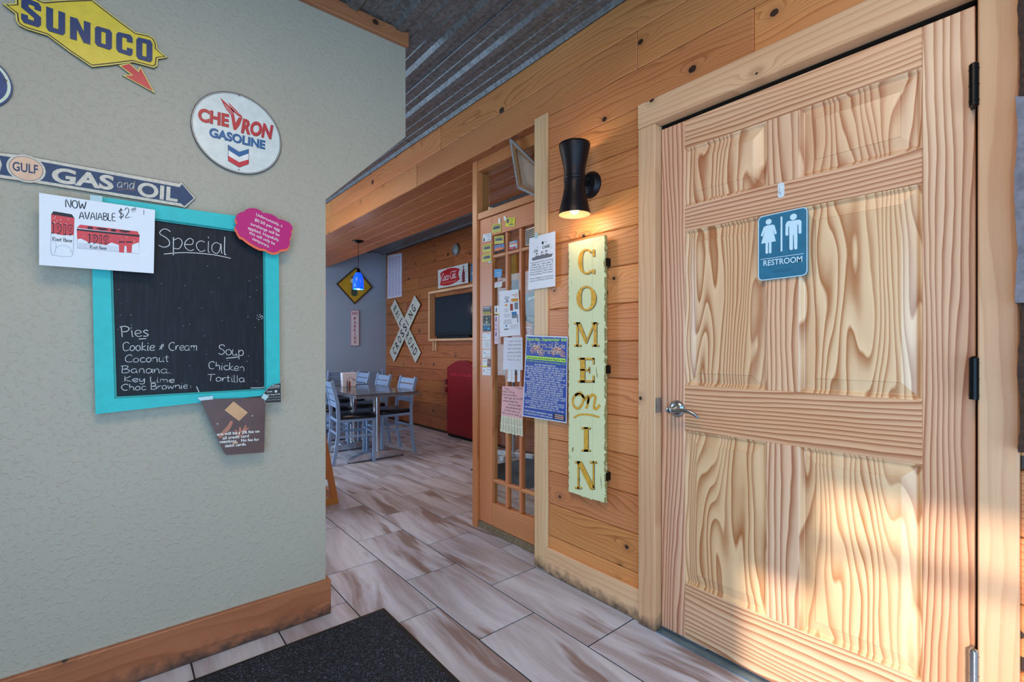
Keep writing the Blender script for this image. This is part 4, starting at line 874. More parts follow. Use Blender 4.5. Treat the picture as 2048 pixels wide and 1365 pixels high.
o, g = sheet_thing('babysitting_note', F5, ((1004.7, 773), (1047.6, 774), (1045.5, 839), (1002.4, 831)), 'pink handwritten note with yellowed tear-off strips low on the sidelight', pinkm, 'note')
m = MB()
for i, (a, tx, b) in enumerate(((.12, 'Baby', .34), (.05, 'Hello Sitting?', .6), (.05, 'Kids home to help in', .72), (.1, 'I am 15 years old, I am CPR', .97), (.06, 'certified, flexible hours,', .8), (.3, 'I am a local student', .9), (.2, 'Many weekends are open', .92), (.15, 'Would be glad to sit', .86), (.04, 'Call or text me, thank you', .97))):
    y = .90-.103*i; hand(m, F5, tx, g(a, y), g(b, y-.01), g(a, y+.06), .001, pt, .0013, 2)
hand(m, F5, 'Thanks', g(.66, .93), g(.94, .92), g(.66, .98), .001, pt, .0012, 2); m.build('handwriting', parent=o, kind='stuff')
for k in range(8):
    x0, x1 = k/8+.01, (k+1)/8-.008; m = MB(); P = [g(x0, 0), g(x1, 0)]
    b0, b1 = F5.px(1000+46*x0, 863+10*x0), F5.px(1000+46*x1, 863+10*x1+(k % 3)); Q = [P[0], P[1], b1, b0]; m.prism(F5, Q, .0002, .0008, yw); gg = quadmap(*Q)
    hand(m, F5, 'call 555', gg(.75, .92), gg(.75, .1), gg(.2, .92), .0011, pt, .0010, 2); m.build('tear_strip', parent=o)
FU = Frame('X', 1.674); blu = plain('poster_blue', (22, 62, 156), .5, var=.06, vs=20)
o, g = sheet_thing('ride_poster', FU, ((1052.5, 670.7), (1135.6, 673.7), (1133.3, 847), (1045, 832.8)), 'blue poster headed Saturday, September 6th beside the welcome board', plain('poster_border', (216, 222, 236), .6, var=0), 'poster')
m = MB(); m.poly(FU, [g(.02, .012), g(.985, .012), g(.985, .985), g(.02, .985)], .0008, blu)
lg = plain('print_lime', (176, 226, 90), .6, var=0); rs_ = plain('print_flag_red', (176, 50, 70), .6); cr_ = plain('print_cream', (240, 214, 180), .6)
for cx_, cy_, n_ in ((.30, .86, 0), (.80, .85, 1)):
    for i in range(6):
        a = 40+i*24; P = [(cx_+(.13+.018*j)*math.cos(t*D2R), cy_-.05+(.07+.01*j)*math.sin(t*D2R)) for j in (0,) for t in range(20, 200, 12)]
        m.ribbon(FU, [g(x+.016*i-.04, y-.006*i) for x, y in P], .0026, .0010+.0001*i, rs_ if i % 2 else cr_)
    for i in range(5): m.ribbon(FU, smooth2([g(cx_-.1+.02*i, .86), g(cx_-.02+.02*i, .82), g(cx_+.08+.02*i, .76)]), .0024, .0012, rs_ if i % 2 else cr_)
rr = random.Random(5)
for i in range(46): m.poly(FU, disc_pts(g(rr.uniform(.03, .4), rr.uniform(.76, .90)), .0010, 5), .0012, wht)
text(m, FU, 'Saturday, September 6th', g(.03, .935), g(.98, .945), g(.03, .972), .0014, lg, .02)
hand(m, FU, '3rd Annual Ride', g(.07, .865), g(.95, .86), g(.07, .925), .0015, cr_, .0026, 4); hand(m, FU, 'To Remember', g(.22, .79), g(.84, .79), g(.22, .845), .0015, cr_, .0026, 4)
m.poly(FU, [g(*p) for p in ((.02, .712), (.97, .700), (.96, .745), (.04, .752))], .0013, lg); text(m, FU, 'All proceeds will be donated to Flags For Vets', g(.06, .722), g(.95, .712), g(.06, .740), .0015, pt, .02)
text(m, FU, 'Gun Raffle, Silent Auction, Door Prize Drawings, More', g(.04, .685), g(.97, .672), g(.04, .700), .0014, lg, .01)
PL = ['$10 PER PARTICIPANT', '5X5 WILL LEAVE ANY TIME AFTER 12 PM,', 'AFTER RECEIVING A LIST OF BARS TO', 'VISIT. PARTICIPANTS CAN CHOOSE WHICH', 'BARS THEY WISH TO VISIT. THE MORE', 'BARS THEY VISIT THE MORE CARDS', 'THEY WILL RECEIVE ONCE THEY TURN IN', 'THEIR LIST BACK AT HARTLAND', 'UNIVERSITY. PARTICIPANTS WILL GET TO', 'MAKE THE BEST FIVE CARD HAND FROM', 'THE CARDS THAT THEY RECEIVE. ALL', 'LISTS MUST BE TURNED IN BY 7 PM.', 'THIS IS NOT A RACE! PLEASE DRIVE', 'RESPONSIBLY! HARTLAND UNIVERSITY', 'IS NOT LIABLE FOR ANY OF THE ACTIONS', 'OF THE PARTICIPANTS IN THIS RIDE. ANY', 'PERSON FOUND NOT ACTING', 'ACCORDINGLY WILL BE ASKED TO LEAVE', 'AND WILL NO LONGER BE ELIGIBLE FOR', 'PRIZES. BEST HAND WILL BE', 'DETERMINED & ANNOUNCED AT 7:30 PM.']
for i, tx in enumerate(PL):
    y = .640-.0262*i; w_ = min(.94, len(tx)*.0262); xc = .50; text(m, FU, tx, g(xc-w_/2, y), g(xc+w_/2, y-.004), g(xc-w_/2, y+.0175), .0014, wht, .008)
text(m, FU, 'HARTLAND UNIVERSITY BAR', g(.05, .068), g(.70, .058), g(.05, .088), .0014, wht, .01); text(m, FU, '411 BROADWAY ST HARTLAND MN', g(.05, .036), g(.70, .028), g(.05, .054), .0014, wht, .01)
m.poly(FU, [g(*p) for p in ((.72, .025), (.965, .02), (.965, .09), (.72, .098))], .0012, pt)
for i in range(5): m.poly(FU, [g(.75, .035+.011*i), g(.94, .031+.011*i), g(.94, .037+.011*i), g(.75, .041+.011*i)], .0014, rs_ if i % 2 else wht)
m.build('print', parent=o)
# -- small cards on the sidelight
FK = Frame('X', 1.783); Z3 = FK.z(9.747, 930, 420); Z4 = FK.z(9.747, 930, 560); Z6 = FK.z(5.69, 940, 650)
ycard = plain('yellow_card', (226, 214, 92), .6, var=.02); ybr = plain('bright_yellow_card', (230, 222, 60), .6, var=.02); wcard = plain('white_card', (226, 228, 232), .6, var=.01); grn = plain('car_print_green', (112, 134, 124), .6); bcard = plain('blue_card', (36, 140, 196), .5, var=.02)
def card(Zf, q, label, mt, deco, group=None):
    Q = [Zf(*p) for p in q]; z0 = min(p[1] for p in Q); o = thing('business_card', FK.w(sum(p[0] for p in Q)/4, z0, .001), label, 'card', group)
    m = MB(); m.prism(FK, Q, 0, .0007, mt); m.build('card', parent=o); m = MB(); g = quadmap(*Q); P = lambda pts, c_, d=.0010: m.poly(FK, [g(*p) for p in pts], d, c_)
    R2 = lambda x0, y0, x1, y1, c_, d=.0010: P([(x0, y0), (x1, y0), (x1, y1), (x0, y1)], c_, d); T_ = lambda tx, x0, x1, y, h_, c_: text(m, FK, tx, g(x0, y), g(x1, y), g(x0, y+h_), .0013, c_, .02)
    deco(m, P, R2, T_, g)
    if m.v: m.build('print', parent=o, kind='stuff')
    return o
def dyel(m, P, R2, T_, g):
    for i in range(6): R2(.1+.14*i, .80, .17+.14*i, .92, pt)
    R2(.08, .34, .92, .74, grn); P([(.12, .40), (.3, .66), (.7, .70), (.9, .5), (.84, .38)], pg, .0012); T_('AUTO PARTS', .2, .8, .48, .12, pt); T_('open all week', .12, .88, .12, .1, grn)
card(Z3, ((530, 290), (705, 252), (700, 420), (530, 460)), 'yellow card with green car print on the top rail, highest of the cards', ycard, dyel, 'yellow cards')
card(Z3, ((575, 518), (752, 495), (752, 648), (575, 672)), 'yellow card with green car print in the first glass pane above the orange car card', ycard, dyel, 'yellow cards')
card(Z3, ((350, 690), (508, 655), (508, 812), (350, 835)), 'yellow card with green car print on the left stile directly below the white card', ycard, dyel, 'yellow cards')
card(Z3, ((343, 872), (512, 840), (508, 995), (335, 1025)), 'lowest yellow card with green car print on the left stile', ycard, dyel, 'yellow cards')
def dport(m, P, R2, T_, g): R2(.1, .38, .38, .9, pg); P([(.16, .5), (.24, .8), (.32, .5)], rd2, .0012); T_('FAMILY', .46, .9, .8, .08, pt); T_('SHOP', .5, .84, .58, .08, pt); T_('call us', .5, .8, .36, .1, pt); R2(.4, .14, .85, .28, pg)
card(Z3, ((797, 160), (975, 150), (968, 322), (787, 322)), 'bright yellow card with a small portrait on the upper door rail', ybr, dport)
def dwh(m, P, R2, T_, g): P([(.08, .08), (.26, .12), (.22, .5), (.12, .55)], pt); T_('Counseling', .3, .85, .75, .08, pg); T_('Services', .55, .9, .5, .08, rd2); T_('office', .6, .9, .15, .08, pt)
card(Z3, ((350, 480), (515, 448), (515, 600), (345, 635)), 'white card with a small black figure above the yellow cards on the left stile', wcard, dwh)
def dcar(m, P, R2, T_, g): P([(0, 0), (1, 0), (1, .3), (0, .25)], pt); P([(.02, .35), (.12, .55), (.6, .62), (.97, .45), (.9, .25), (.3, .22), (.05, .28)], plain('print_car_orange', (226, 110, 60), .5), .0012); m.poly(FK, disc_pts(g(.3, .72), .0035, 12), .0013, wht); T_('4', .26, .34, .66, .14, pt)
card(Z3, ((575, 692), (765, 655), (765, 802), (575, 848)), 'photo card of an orange race car on blue in the first glass pane', plain('print_sky', (70, 116, 170), .5), dcar)
def drb(m, P, R2, T_, g): R2(0, .45, 1, .75, plain('print_salmon', (200, 140, 130), .5)); P([(.0, .0), (.35, 0), (.3, .35), (0, .3)], red, .0012); P([(.45, 0), (.8, .02), (.7, .3), (.5, .3)], rs_, .0012); R2(.1, .35, .9, .5, wht, .0012); R2(.72, .78, 1, 1, bcard)
card(Z3, ((865, 625), (1020, 588), (1025, 745), (860, 782)), 'small red, white and blue card in the middle glass pane of the top row', plain('print_greyblue', (150, 160, 178), .5), drb)
def dbl(m, P, R2, T_, g): R2(.3, .55, .9, .58, wht); T_('Call today', .4, .9, .34, .08, wht); T_('for service', .4, .8, .12, .08, wht)
card(Z3, ((570, 1158), (718, 1152), (715, 1310), (572, 1322)), 'sky blue card in the tall left glass pane', bcard, dbl)
def dwr(m, P, R2, T_, g): R2(0, .78, 1, 1, rd2); T_('ESTIMATES', .1, .85, .82, .1, wht); lines(m, FK, g, 4, .06, .9, .12, .7, pg, .001, ragged=.1)
card(Z4, ((577, 45), (722, -5), (722, 128), (578, 157)), 'white card with a red band just below the sky blue card', wcard, dwr)
def dbk(m, P, R2, T_, g):
    T_('AUTO BODY', .1, .9, .62, .14, pal); R2(0, 0, 1, .32, ycard)
    for i in range(7): P([(i/7, 0), (i/7+.07, 0), (i/7+.14, .32), (i/7+.07, .32)], pt, .0012)
    R2(.05, .84, .95, .9, wht)
card(Z4, ((350, 522), (505, 512), (505, 670), (350, 672)), 'black card with a yellow hazard stripe on the left stile', plain('print_plum', (54, 44, 56), .5), dbk)
def dgr(m, P, R2, T_, g): m.poly(FK, disc_pts(g(.5, .5), .009, 16), .001, plain('print_lime2', (130, 200, 90), .5)); m.poly(FK, disc_pts(g(.5, .58), .005, 12), .0012, wht); T_('GREEN', .15, .85, .42, .14, pt); P([(.35, .2), (.5, .02), (.65, .2)], wht, .0011)
card(Z4, ((350, 698), (503, 690), (503, 850), (350, 850)), 'black card with a lime green emblem on the left stile', plain('print_black_brown', (40, 32, 28), .5), dgr)
def dtr(m, P, R2, T_, g): R2(0, .72, 1, 1, plain('print_green3', (70, 110, 90), .5)); T_('TREE SERVICE', .08, .9, .8, .1, pal); P([(.1, .3), (.55, .3), (.55, .65), (.2, .65)], bl2, .0012); P([(.55, .2), (.95, .25), (.85, .5), (.6, .5)], bcard, .0012); m.poly(FK, disc_pts(g(.3, .22), .003, 10), .0013, pt)
card(Z4, ((345, 857), (505, 852), (505, 1005), (350, 1008)), 'dark card with a blue truck below the lime green emblem', plain('print_night', (24, 34, 52), .5), dtr)
def dw1(m, P, R2, T_, g): m.poly(FK, disc_pts(g(.28, .74), .004, 12, .003), .001, bl2); T_('Realty Group', .58, .95, .8, .08, bl2); T_('Agent', .1, .45, .36, .08, pt)
card(Z4, ((342, 1040), (505, 1032), (503, 1180), (342, 1180)), 'white card with a small blue oval logo on the left stile', wcard, dw1)
def dw2(m, P, R2, T_, g): lines(m, FK, g, 6, .2, .85, .15, .9, pg, .001)
card(Z4, ((342, 1190), (503, 1190), (500, 1345), (342, 1345)), 'white card of centred grey text on the left stile', wcard, dw2)
def dw3(m, P, R2, T_, g): T_('Cafe', .12, .4, .6, .12, bl2); R2(.12, .45, .9, .48, pg); T_('555 0100', .3, .8, .12, .08, pg)
card(Z6, ((146, 287), (237, 285), (235, 375), (143, 375)), 'white card with a grey ruled line on the left stile', wcard, dw3)
def dlady(m, P, R2, T_, g): P([(.58, .02), (1, .02), (1, .98), (.62, .98)], plain('print_portrait', (96, 66, 66), .5)); P([(.72, .35), (.88, .35), (.86, .8), (.74, .8)], skin, .0012); R2(0, 0, .56, .16, ybr, .0012); T_('AGENCY', .1, .5, .7, .08, pt)
card(Z6, ((142, 390), (238, 388), (235, 478), (142, 478)), 'card with a portrait and yellow strip, second from the bottom of the stile', wcard, dlady)
def dbr(m, P, R2, T_, g): m.poly(FK, disc_pts(g(.2, .55), .005, 14, .007), .001, plain('print_ornament', (120, 90, 100), .5)); T_('Boutique', .55, .92, .7, .1, pg); T_('by design', .5, .8, .3, .08, pg)
card(Z6, ((142, 485), (238, 488), (235, 577), (142, 572)), 'bottom white card with a dark oval ornament on the left stile', wcard, dbr)
pk2 = plain('pale_pink_card', (222, 196, 214), .6, var=.02)
def dp0(m, P, R2, T_, g): P([(.2, .25), (.5, .2), (.6, .6), (.4, .9), (.25, .6)], pg); R2(0, 0, 1, .12, ycard)
card(Z4, ((575, 508), (668, 506), (668, 672), (575, 672)), 'white card with a grey figure at the edge of the number 25 flyer', wcard, dp0)
def dp1(m, P, R2, T_, g): P([(.25, .55), (.5, .52), (.6, .75), (.42, .95), (.28, .75)], plain('print_plum2', (96, 60, 90), .6)); T_('Salon', .2, .8, .3, .06, pg); T_('hair', .3, .7, .15, .05, pg); R2(0, .0, 1, .02, rs_)
card(Z4, ((575, 690), (652, 690), (650, 965), (578, 965)), 'upper of the two tall pink cards beside the number 25 flyer', pk2, dp1)
card(Z4, ((575, 972), (652, 970), (650, 1255), (575, 1255)), 'lower of the two tall pink cards beside the number 25 flyer', pk2, dp1)
for i, (Zf, P) in enumerate(((Z3, ((655, 170), (695, 165), (690, 262), (655, 268))), (Z3, ((755, 130), (785, 118), (810, 165), (790, 215), (765, 205))), (Z3, ((450, 1010), (520, 1000), (512, 1030), (470, 1042))))):
    m = MB(); m.prism(FK, [Zf(*p) for p in P], .0011, .0013, tape)
    m.build('tape_scrap', label=('strip of clear tape above the highest yellow car card', 'strip of clear tape beside the bright yellow portrait card', 'scrap of clear tape under the lowest yellow card')[i], cat='tape')
# -- canvas wedged in the transom, seen from behind
def P3(u, v, X):
    r = ray(u, v); k = X/r[0]; return Vector((X, r[1]*k, 1.15+r[2]*k))
a, b, c_, d = P3(1019, 276, 1.722), P3(1090, 347, 1.775), P3(1090, 402, 1.775), P3(1035, 376, 1.737)
nrm = (b-a).cross(d-a).normalized(); nrm = nrm if nrm.dot(-a) > 0 else -nrm
lin_ = plain('raw_linen_edge', (150, 150, 150), .9, var=.15, vs=120); cvb = plain('canvas_back', (176, 150, 130), .8); str_ = plain('stretcher_bar', (150, 104, 66), .6)
root = thing('canvas_picture', (a+b+c_+d)/4-Vector((0, 0, .12)), 'back of a stretched canvas leaning in the transom above the sidelight', 'picture')
def lerpq(x, y): return (a*(1-x)+b*x)*(1-y)+(d*(1-x)+c_*x)*y
def slab(m, x0, x1, y0, y1, d0, d1, mt):
    q = [lerpq(x, y) for x, y in ((x0, y0), (x1, y0), (x1, y1), (x0, y1))]; vs = [p+nrm*k for k in (d0, d1) for p in q]
    m.add(vs, [(3, 2, 1, 0), (4, 5, 6, 7), (0, 1, 5, 4), (1, 2, 6, 5), (2, 3, 7, 6), (3, 0, 4, 7)], mt)
m = MB(); slab(m, 0, 1, 0, 1, -.022, -.018, cvb); m.build('canvas', parent=root)
m = MB(); slab(m, -.012, 0, -.01, 1.01, -.022, .001, lin_); slab(m, 0, 1, -.012, 0, -.022, .001, lin_); slab(m, 0, 1, 1, 1.012, -.022, .001, lin_)
sr = lambda x0, x1, y0, y1: slab(m, x0, x1, y0, y1, .001, .0016, lin_)
sr(0, .05, 0, 1); sr(0, 1, 0, .05); sr(0, 1, .95, 1); m.build('folded_linen', parent=root)
for q in ((0, .14, 0, 1), (.14, .9, 0, .12), (.14, .9, .88, 1), (.9, 1, 0, 1)): m = MB(); slab(m, *q, -.018, 0, str_); m.build('stretcher_bar', parent=root)
# -- rough hanging at the far right edge
FX = Frame('X', 1.62)
def rough_strip(name, us, v0, v1, mt, lab, par, d0, d1):
    n = 30; rr = random.Random(len(name)+v0); P = []
    for i in range(n+1):
        v = v0+(v1-v0)*i/n; P.append(FX.px(us+rr.uniform(-1.5, 1.5)+3*math.sin(i*.35), v))
    P += [FX.px(2140, v1), FX.px(2140, v0)]; m = MB(); m.prism(FX, P, d0, d1, mt); return m.build(name, parent=par, label=lab)
s, t = FX.px(2090, 905)
root = thing('hanging_coat', FX.w(s, t, 0), 'dark brown and grey rough-edged coat hanging at the right edge of the photo', 'coat')
fur = plain('dark_brown_pile', (62, 40, 30), .95, var=.4, vs=90); gf = plain('grey_pile', (118, 112, 120), .95, var=.25, vs=60)
rough_strip('collar', 2038, -120, 205, fur, None, root, -.04, .0); rough_strip('sleeve', 2032, 195, 606, gf, 'grey woolly section', root, -.045, .008); rough_strip('body', 2038, 596, 906, fur, None, root, -.05, -.002)
# ================================================================== DOOR MAT
def mat_thing(name, x0, x1, y0, y1, label):
    o = thing(name, ((x0+x1)/2, (y0+y1)/2, 0), label, 'mat'); m = MB(); m.box(x0+.022, x1-.022, y0+.022, y1-.022, .001, .0115, carpet()); m.build('pile', parent=o, bevel=.002)
    m = MB(); rb = plain('rubber_black', (24, 24, 28), .7)
    for a, b, c_, d in ((x0, x1, y1-.024, y1), (x0, x1, y0, y0+.024), (x0, x0+.024, y0+.024, y1-.024), (x1-.024, x1, y0+.024, y1-.024)): m.box(a, b, c_, d, .0005, .006, rb)
    m.build('border', parent=o, bevel=.003); return o
mat_thing('door_mat', -.95, .907, .25, 1.955, 'large blue-black entrance mat on the tiles in front of the grey wall')
mat_thing('floor_mat', 2.55, 3.30, 2.85, 3.65, 'dark mat on the tiles seen through the lower panes of the sidelight')
# ================================================================== DINING ROOM
steel = plain('chair_blue_grey', (142, 164, 196), .42, .15, var=.04); vinyl = plain('black_vinyl', (16, 17, 24), .32, var=.05)
def make_chair():
    t = thing('dining_chair', (0, 0, 0), 'x', 'chair', 'blue-grey slat-back chairs in the dining room')
    m = MB(); N_ = 10; prof = [(-.17, -.178), (.15, -.20), (.19, -.17), (.20, 0), (.19, .17), (.15, .20), (-.17, .178), (-.19, 0)]
    lv = [(.90, .442), (1.0, .448), (1.0, .464), (.97, .478), (.88, .486)]
    vs = [(x*k, y*k, z) for k, z in lv for x, y in prof]; n = 8
    fs = [(i*n+j, i*n+(j+1) % n, (i+1)*n+(j+1) % n, (i+1)*n+j) for i in range(len(lv)-1) for j in range(n)]+[tuple(range(4*n, 5*n)), tuple(range(n))[::-1]]
    m.add(vs, fs, vinyl, True); m.build('seat', parent=t)
    m = MB(); 
    for s_ in (-1, 1): m.box(-.185, .185, s_*.172-.0125, s_*.172+.0125, .415, .442, steel)
    m.box(.165, .19, -.17, .17, .415, .442, steel); m.box(-.185, -.16, -.17, .17, .415, .442, steel); m.build('seat_frame', parent=t, bevel=.002)
    for s_ in (-1, 1):
        m = MB(); m.path([(.162, s_*.185, 0), (.162, s_*.185, .43)], .028, .028, steel); m.build('leg', parent=t, bevel=.002)
        m = MB(); m.path([(-.228, s_*.17, 0), (-.20, s_*.17, .14), (-.180, s_*.17, .30), (-.176, s_*.17, .46), (-.186, s_*.17, .60), (-.21, s_*.17, .71), (-.24, s_*.17, .822)], .034, .026, steel); m.build('leg', parent=t, bevel=.002)
    for k in range(4):
        z0 = .552+.0655*k; z1 = z0+.0565; f = lambda z: -.180-.062*((z-.53)/.29)**1.5
        m = MB(); m.add([(f(z)+dx, y, z) for dx in (-.006, .006) for y in (-.158, .158) for z in (z0, z1)], [(0, 1, 3, 2), (4, 6, 7, 5), (0, 4, 5, 1), (2, 3, 7, 6), (0, 2, 6, 4), (1, 5, 7, 3)], steel); m.build('slat', parent=t, bevel=.0015)
    for s_ in (-1, 1): m = MB(); m.box(-.18, .155, s_*.176-.008, s_*.176+.008, .262, .284, steel); m.build('stretcher', parent=t, bevel=.002)
    for x in (.162, -.18): m = MB(); m.box(x-.008, x+.008, -.17, .17, .286, .306, steel); m.build('stretcher', parent=t, bevel=.002)
    return t
ch0 = make_chair(); used = False
for x, y, rz, lab in ((1.862, 4.745, -8, 'nearest blue-grey chair, side-on at the left of the metal pedestal table'), (1.84, 5.40, -3, 'chair behind the nearest one, partly hidden by the grey wall'),
        (2.30, 4.84, 180, 'chair on the right of the table nearest the pine wall and camera'), (2.32, 5.50, 180, 'middle one of the three chairs in a row on the right of the tables'), (2.34, 6.16, 182, 'farthest of the three chairs in a row on the right of the tables'),
        (2.40, 6.80, 92, 'chair by the far wall behind the white napkin holder'), (2.86, 6.80, 88, 'chair in the far corner under the railroad crossing sign')):
    o = ch0 if not used else copy_tree(ch0); used = True; o.location = (x, y, 0); o.rotation_euler = (0, 0, rz*D2R); o['label'] = lab
top = plain('table_top', (92, 88, 92), .1, .45, var=.1, vs=6); chrome = plain('chrome', (206, 208, 216), .2, .9, var=0); foot = plain('rubber_foot', (18, 18, 20), .6)
def table(name, x0, x1, y0, y1, h, label):
    t = thing(name, ((x0+x1)/2, (y0+y1)/2, 0), label, 'table', None)
    m = MB(); m.box(x0+.008, x1-.008, y0+.008, y1-.008, h-.006, h, top); m.build('tabletop', parent=t, bevel=.001)
    m = MB()
    for z, k in ((h-.007, 0), (h-.014, .003), (h-.021, 0), (h-.028, .003)):
        m.box(x0+k, x1-k, y0+k, y1-k, z-.006, z, chrome)
    m.build('ribbed_edge', parent=t, bevel=.0015)
    xc = (x0+x1)/2
    for yc in (y0+.30, y1-.26):
        m = MB(); m.tube([(xc, yc, .075), (xc, yc, h-.034)], .036, chrome, 24); m.build('pedestal', parent=t)
        m = MB()
        for s_ in (-1, 1): m.add([(xc+s_*a, yc+b*w_, z) for a, w_, z0_, z1_ in ((0, .06, .02, .095), (.15, .045, .016, .080), (.30, .028, .010, .034)) for b in (-1, 1) for z in (z0_, z1_)],
            [(0, 1, 3, 2), (8, 10, 11, 9), (0, 4, 5, 1), (4, 8, 9, 5), (2, 3, 7, 6), (6, 7, 11, 10), (1, 5, 7, 3), (5, 9, 11, 7), (0, 2, 6, 4), (4, 6, 10, 8)], chrome)
        m.build('pedestal_foot', parent=t, bevel=.003)
        for s_ in (-1, 1): m = MB(); m.tube([(xc+s_*.285, yc, 0), (xc+s_*.285, yc, .014)], .016, foot, 12); m.build('glide', parent=t)
    return t
table('pedestal_table', 1.72, 2.40, 4.32, 5.50, .70, 'dark-topped table with ribbed chrome edge on polished pedestals, nearest in the dining room')
table('pedestal_table', 1.72, 2.40, 5.60, 6.50, .70, 'second pedestal table beyond the napkin holder')
# napkin holder with printed card
r = ray(697, 774); k = -.45/r[2]; cx_, cy_ = r[0]*k, r[1]*k
t = thing('menu_holder', (cx_, cy_, .70), 'white upright menu block with a dark arched picture on the table', 'menu holder')
wp_ = plain('white_plastic', (228, 224, 232), .5, var=.01); FN = Frame('Y', cy_-.03); w_ = .083
m = MB(); m.add([(cx_-w_*.9, cy_-.03, .70), (cx_+w_*.9, cy_-.03, .70), (cx_+w_, cy_-.03, .862), (cx_-w_, cy_-.03, .862), (cx_-w_*.9, cy_+.03, .70), (cx_+w_*.9, cy_+.03, .70), (cx_+w_, cy_+.03, .862), (cx_-w_, cy_+.03, .862)], [(0, 1, 2, 3), (7, 6, 5, 4), (0, 4, 5, 1), (1, 5, 6, 2), (2, 6, 7, 3), (3, 7, 4, 0)], wp_)
m.build('block', parent=t, bevel=.004)
m = MB(); g = lambda x, y: (cx_-w_+2*w_*x, .70+.162*y)
m.ribbon(FN, [g(.55+.26*math.cos(a*D2R), .30+.36*math.sin(a*D2R)) for a in range(0, 181, 12)], .003, .001, pt)
for x, y, mt in ((.36, .42, rd2), (.47, .45, skd), (.76, .50, pt), (.88, .48, pt)): m.poly(FN, disc_pts(g(x, y), .006, 12), .0012, mt)
m.poly(FN, [g(*p) for p in ((.28, .02), (.42, .02), (.42, .36), (.30, .36))], .001, gr2); m.poly(FN, [g(*p) for p in ((.44, .02), (.58, .02), (.56, .38), (.45, .38))], .001, rd2); m.build('printed_picture', parent=t)
# -- pendants
def pendant(x, y, rgb, label, glow, col):
    t = thing('pendant_lamp', (x, y, 2.342), label, 'pendant lamp', None)
    m = MB(); m.lathe([(.001, -.026), (.02, -.024), (.055, -.010), (.062, -.004), (.062, 0)], (x, y, 2.342), blk, 28); m.build('canopy', parent=t)
    m = MB(); m.tube([(x, y, 2.32), (x, y, 2.035)], .0028, blk, 6); m.build('cord', parent=t)
    m = MB(); m.lathe([(.006, .05), (.014, .045), (.02, .02), (.024, 0)], (x, y, 1.985), blk, 20); m.build('cap', parent=t)
    gm = plain('glass_'+label.split()[0], rgb, .2, emit=glow, var=0)
    m = MB(); m.lathe([(.026, 0), (.040, -.018), (.052, -.05), (.059, -.10), (.060, -.15), (.057, -.185), (.055, -.185), (.057, -.14), (.05, -.05), (.024, -.004)], (x, y, 1.985), gm, 30); m.build('shade', parent=t)
    m = MB(); m.lathe([(.001, -.03), (.02, -.02), (.028, 0), (.02, .03), (.001, .04)], (x, y, 1.825), bulbm, 16); m.build('bulb', parent=t)
    point('pendant_glow', (x, y, 1.77), 5, col, .04)
pendant(2.09, 5.17, (16, 84, 250), 'blue glass pendant lamp, lit, hanging under the plank soffit', 1.0, (1, .88, .85))
pendant(2.05, 6.30, (230, 40, 60), 'red glass pendant lamp just showing past the grey wall edge', .9, (1, .78, .74))
# -- far wall signs
FY = Frame('Y', 7.25); Z = FY.z(4.55, 640, 380)
Q = [Z(*p) for p in ((325, 703), (480, 888), (315, 1043), (147, 856))]
t = thing('diamond_sign', FY.w(Q[2][0], Q[2][1], 0), 'worn yellow diamond sign behind the blue pendant lamp', 'sign')
m = MB(); ye = plain('worn_yellow', (190, 152, 34), .6, var=.15, vs=6); m.prism(FY, Q, 0, .006, plain('rusty_rim', (60, 44, 30), .7)); m.prism(FY, inset(Q, .022), .006, .008, ye); m.build('plate', parent=t)
m = MB(); P = [Z(*p) for p in ((283, 785), (340, 785), (340, 965), (285, 962))]; m.prism(FY, P, .008, .010, plain('old_photo', (108, 116, 104), .6, var=.3, vs=12)); m.poly(FY, disc_pts(Z(294, 830), .035, 14), .011, wht); m.poly(FY, disc_pts(Z(308, 935), .05, 10, .06), .0112, plain('moss', (60, 80, 62), .7)); m.build('pasted_photo', parent=t)
Z = FY.z(4.55, 640, 380); Q = [Z(*p) for p in ((279, 1096), (354, 1096), (356, 1422), (277, 1422))]
t = thing('no_parking_sign', FY.w(Q[2][0]-.07, Q[2][1], 0), 'narrow white sign with red letters NO PARKING on the far wall', 'sign')
npm = plain('sign_pinkwhite', (216, 206, 216), .5, var=.01); nr = plain('np_red', (150, 30, 44), .5)
R0 = rrect(*Q, .02); m = MB(); m.prism(FY, R0, 0, .006, npm); m.ring(FY, R0, inset(R0, .006), .0068, nr); m.build('plate', parent=t)
m = MB(); text(m, FY, 'NO', Z(294, 1138), Z(340, 1138), Z(294, 1112), .007, nr, .02)
for i, c__ in enumerate('PARKING'): y = 1186+35*i; text(m, FY, c__, Z(307 if c__ != 'I' else 314, y), Z(327 if c__ != 'I' else 319, y), Z(307 if c__ != 'I' else 314, y-26), .007, nr, .02)
m.build('lettering', parent=t)
# -- right dining wall
FZ = Frame('X', 3.395); Z = FZ.z(4.55, 640, 380)
Q = [Z(*p) for p in ((620, 598), (746, 575), (746, 970), (617, 992))]
t = thing('air_vent', FZ.w(Q[2][0]-.1, Q[2][1], 0), 'white louvred air vent high on the dining room pine wall', 'vent')
vm = plain('vent_white', (206, 200, 222), .5, var=.01); m = MB(); m.prism(FZ, Q, -.004, .004, vm); m.ring(FZ, Q, inset(Q, .016), .008, vm); m.build('frame', parent=t)
g = quadmap(*Q)
for c_ in range(4):
    m = MB()
    for i in range(34):
        x0, x1 = .08+.215*c_, .08+.215*c_+.18; y = .04+.92*i/34
        m.poly(FZ, [g(x0, y), g(x1, y), g(x1, y+.014), g(x0, y+.014)], .0052, plain('vent_shadow', (148, 142, 166), .6))  # flat darker strips paint the shade between the louvres
    m.build('louvre_shadows', parent=t)
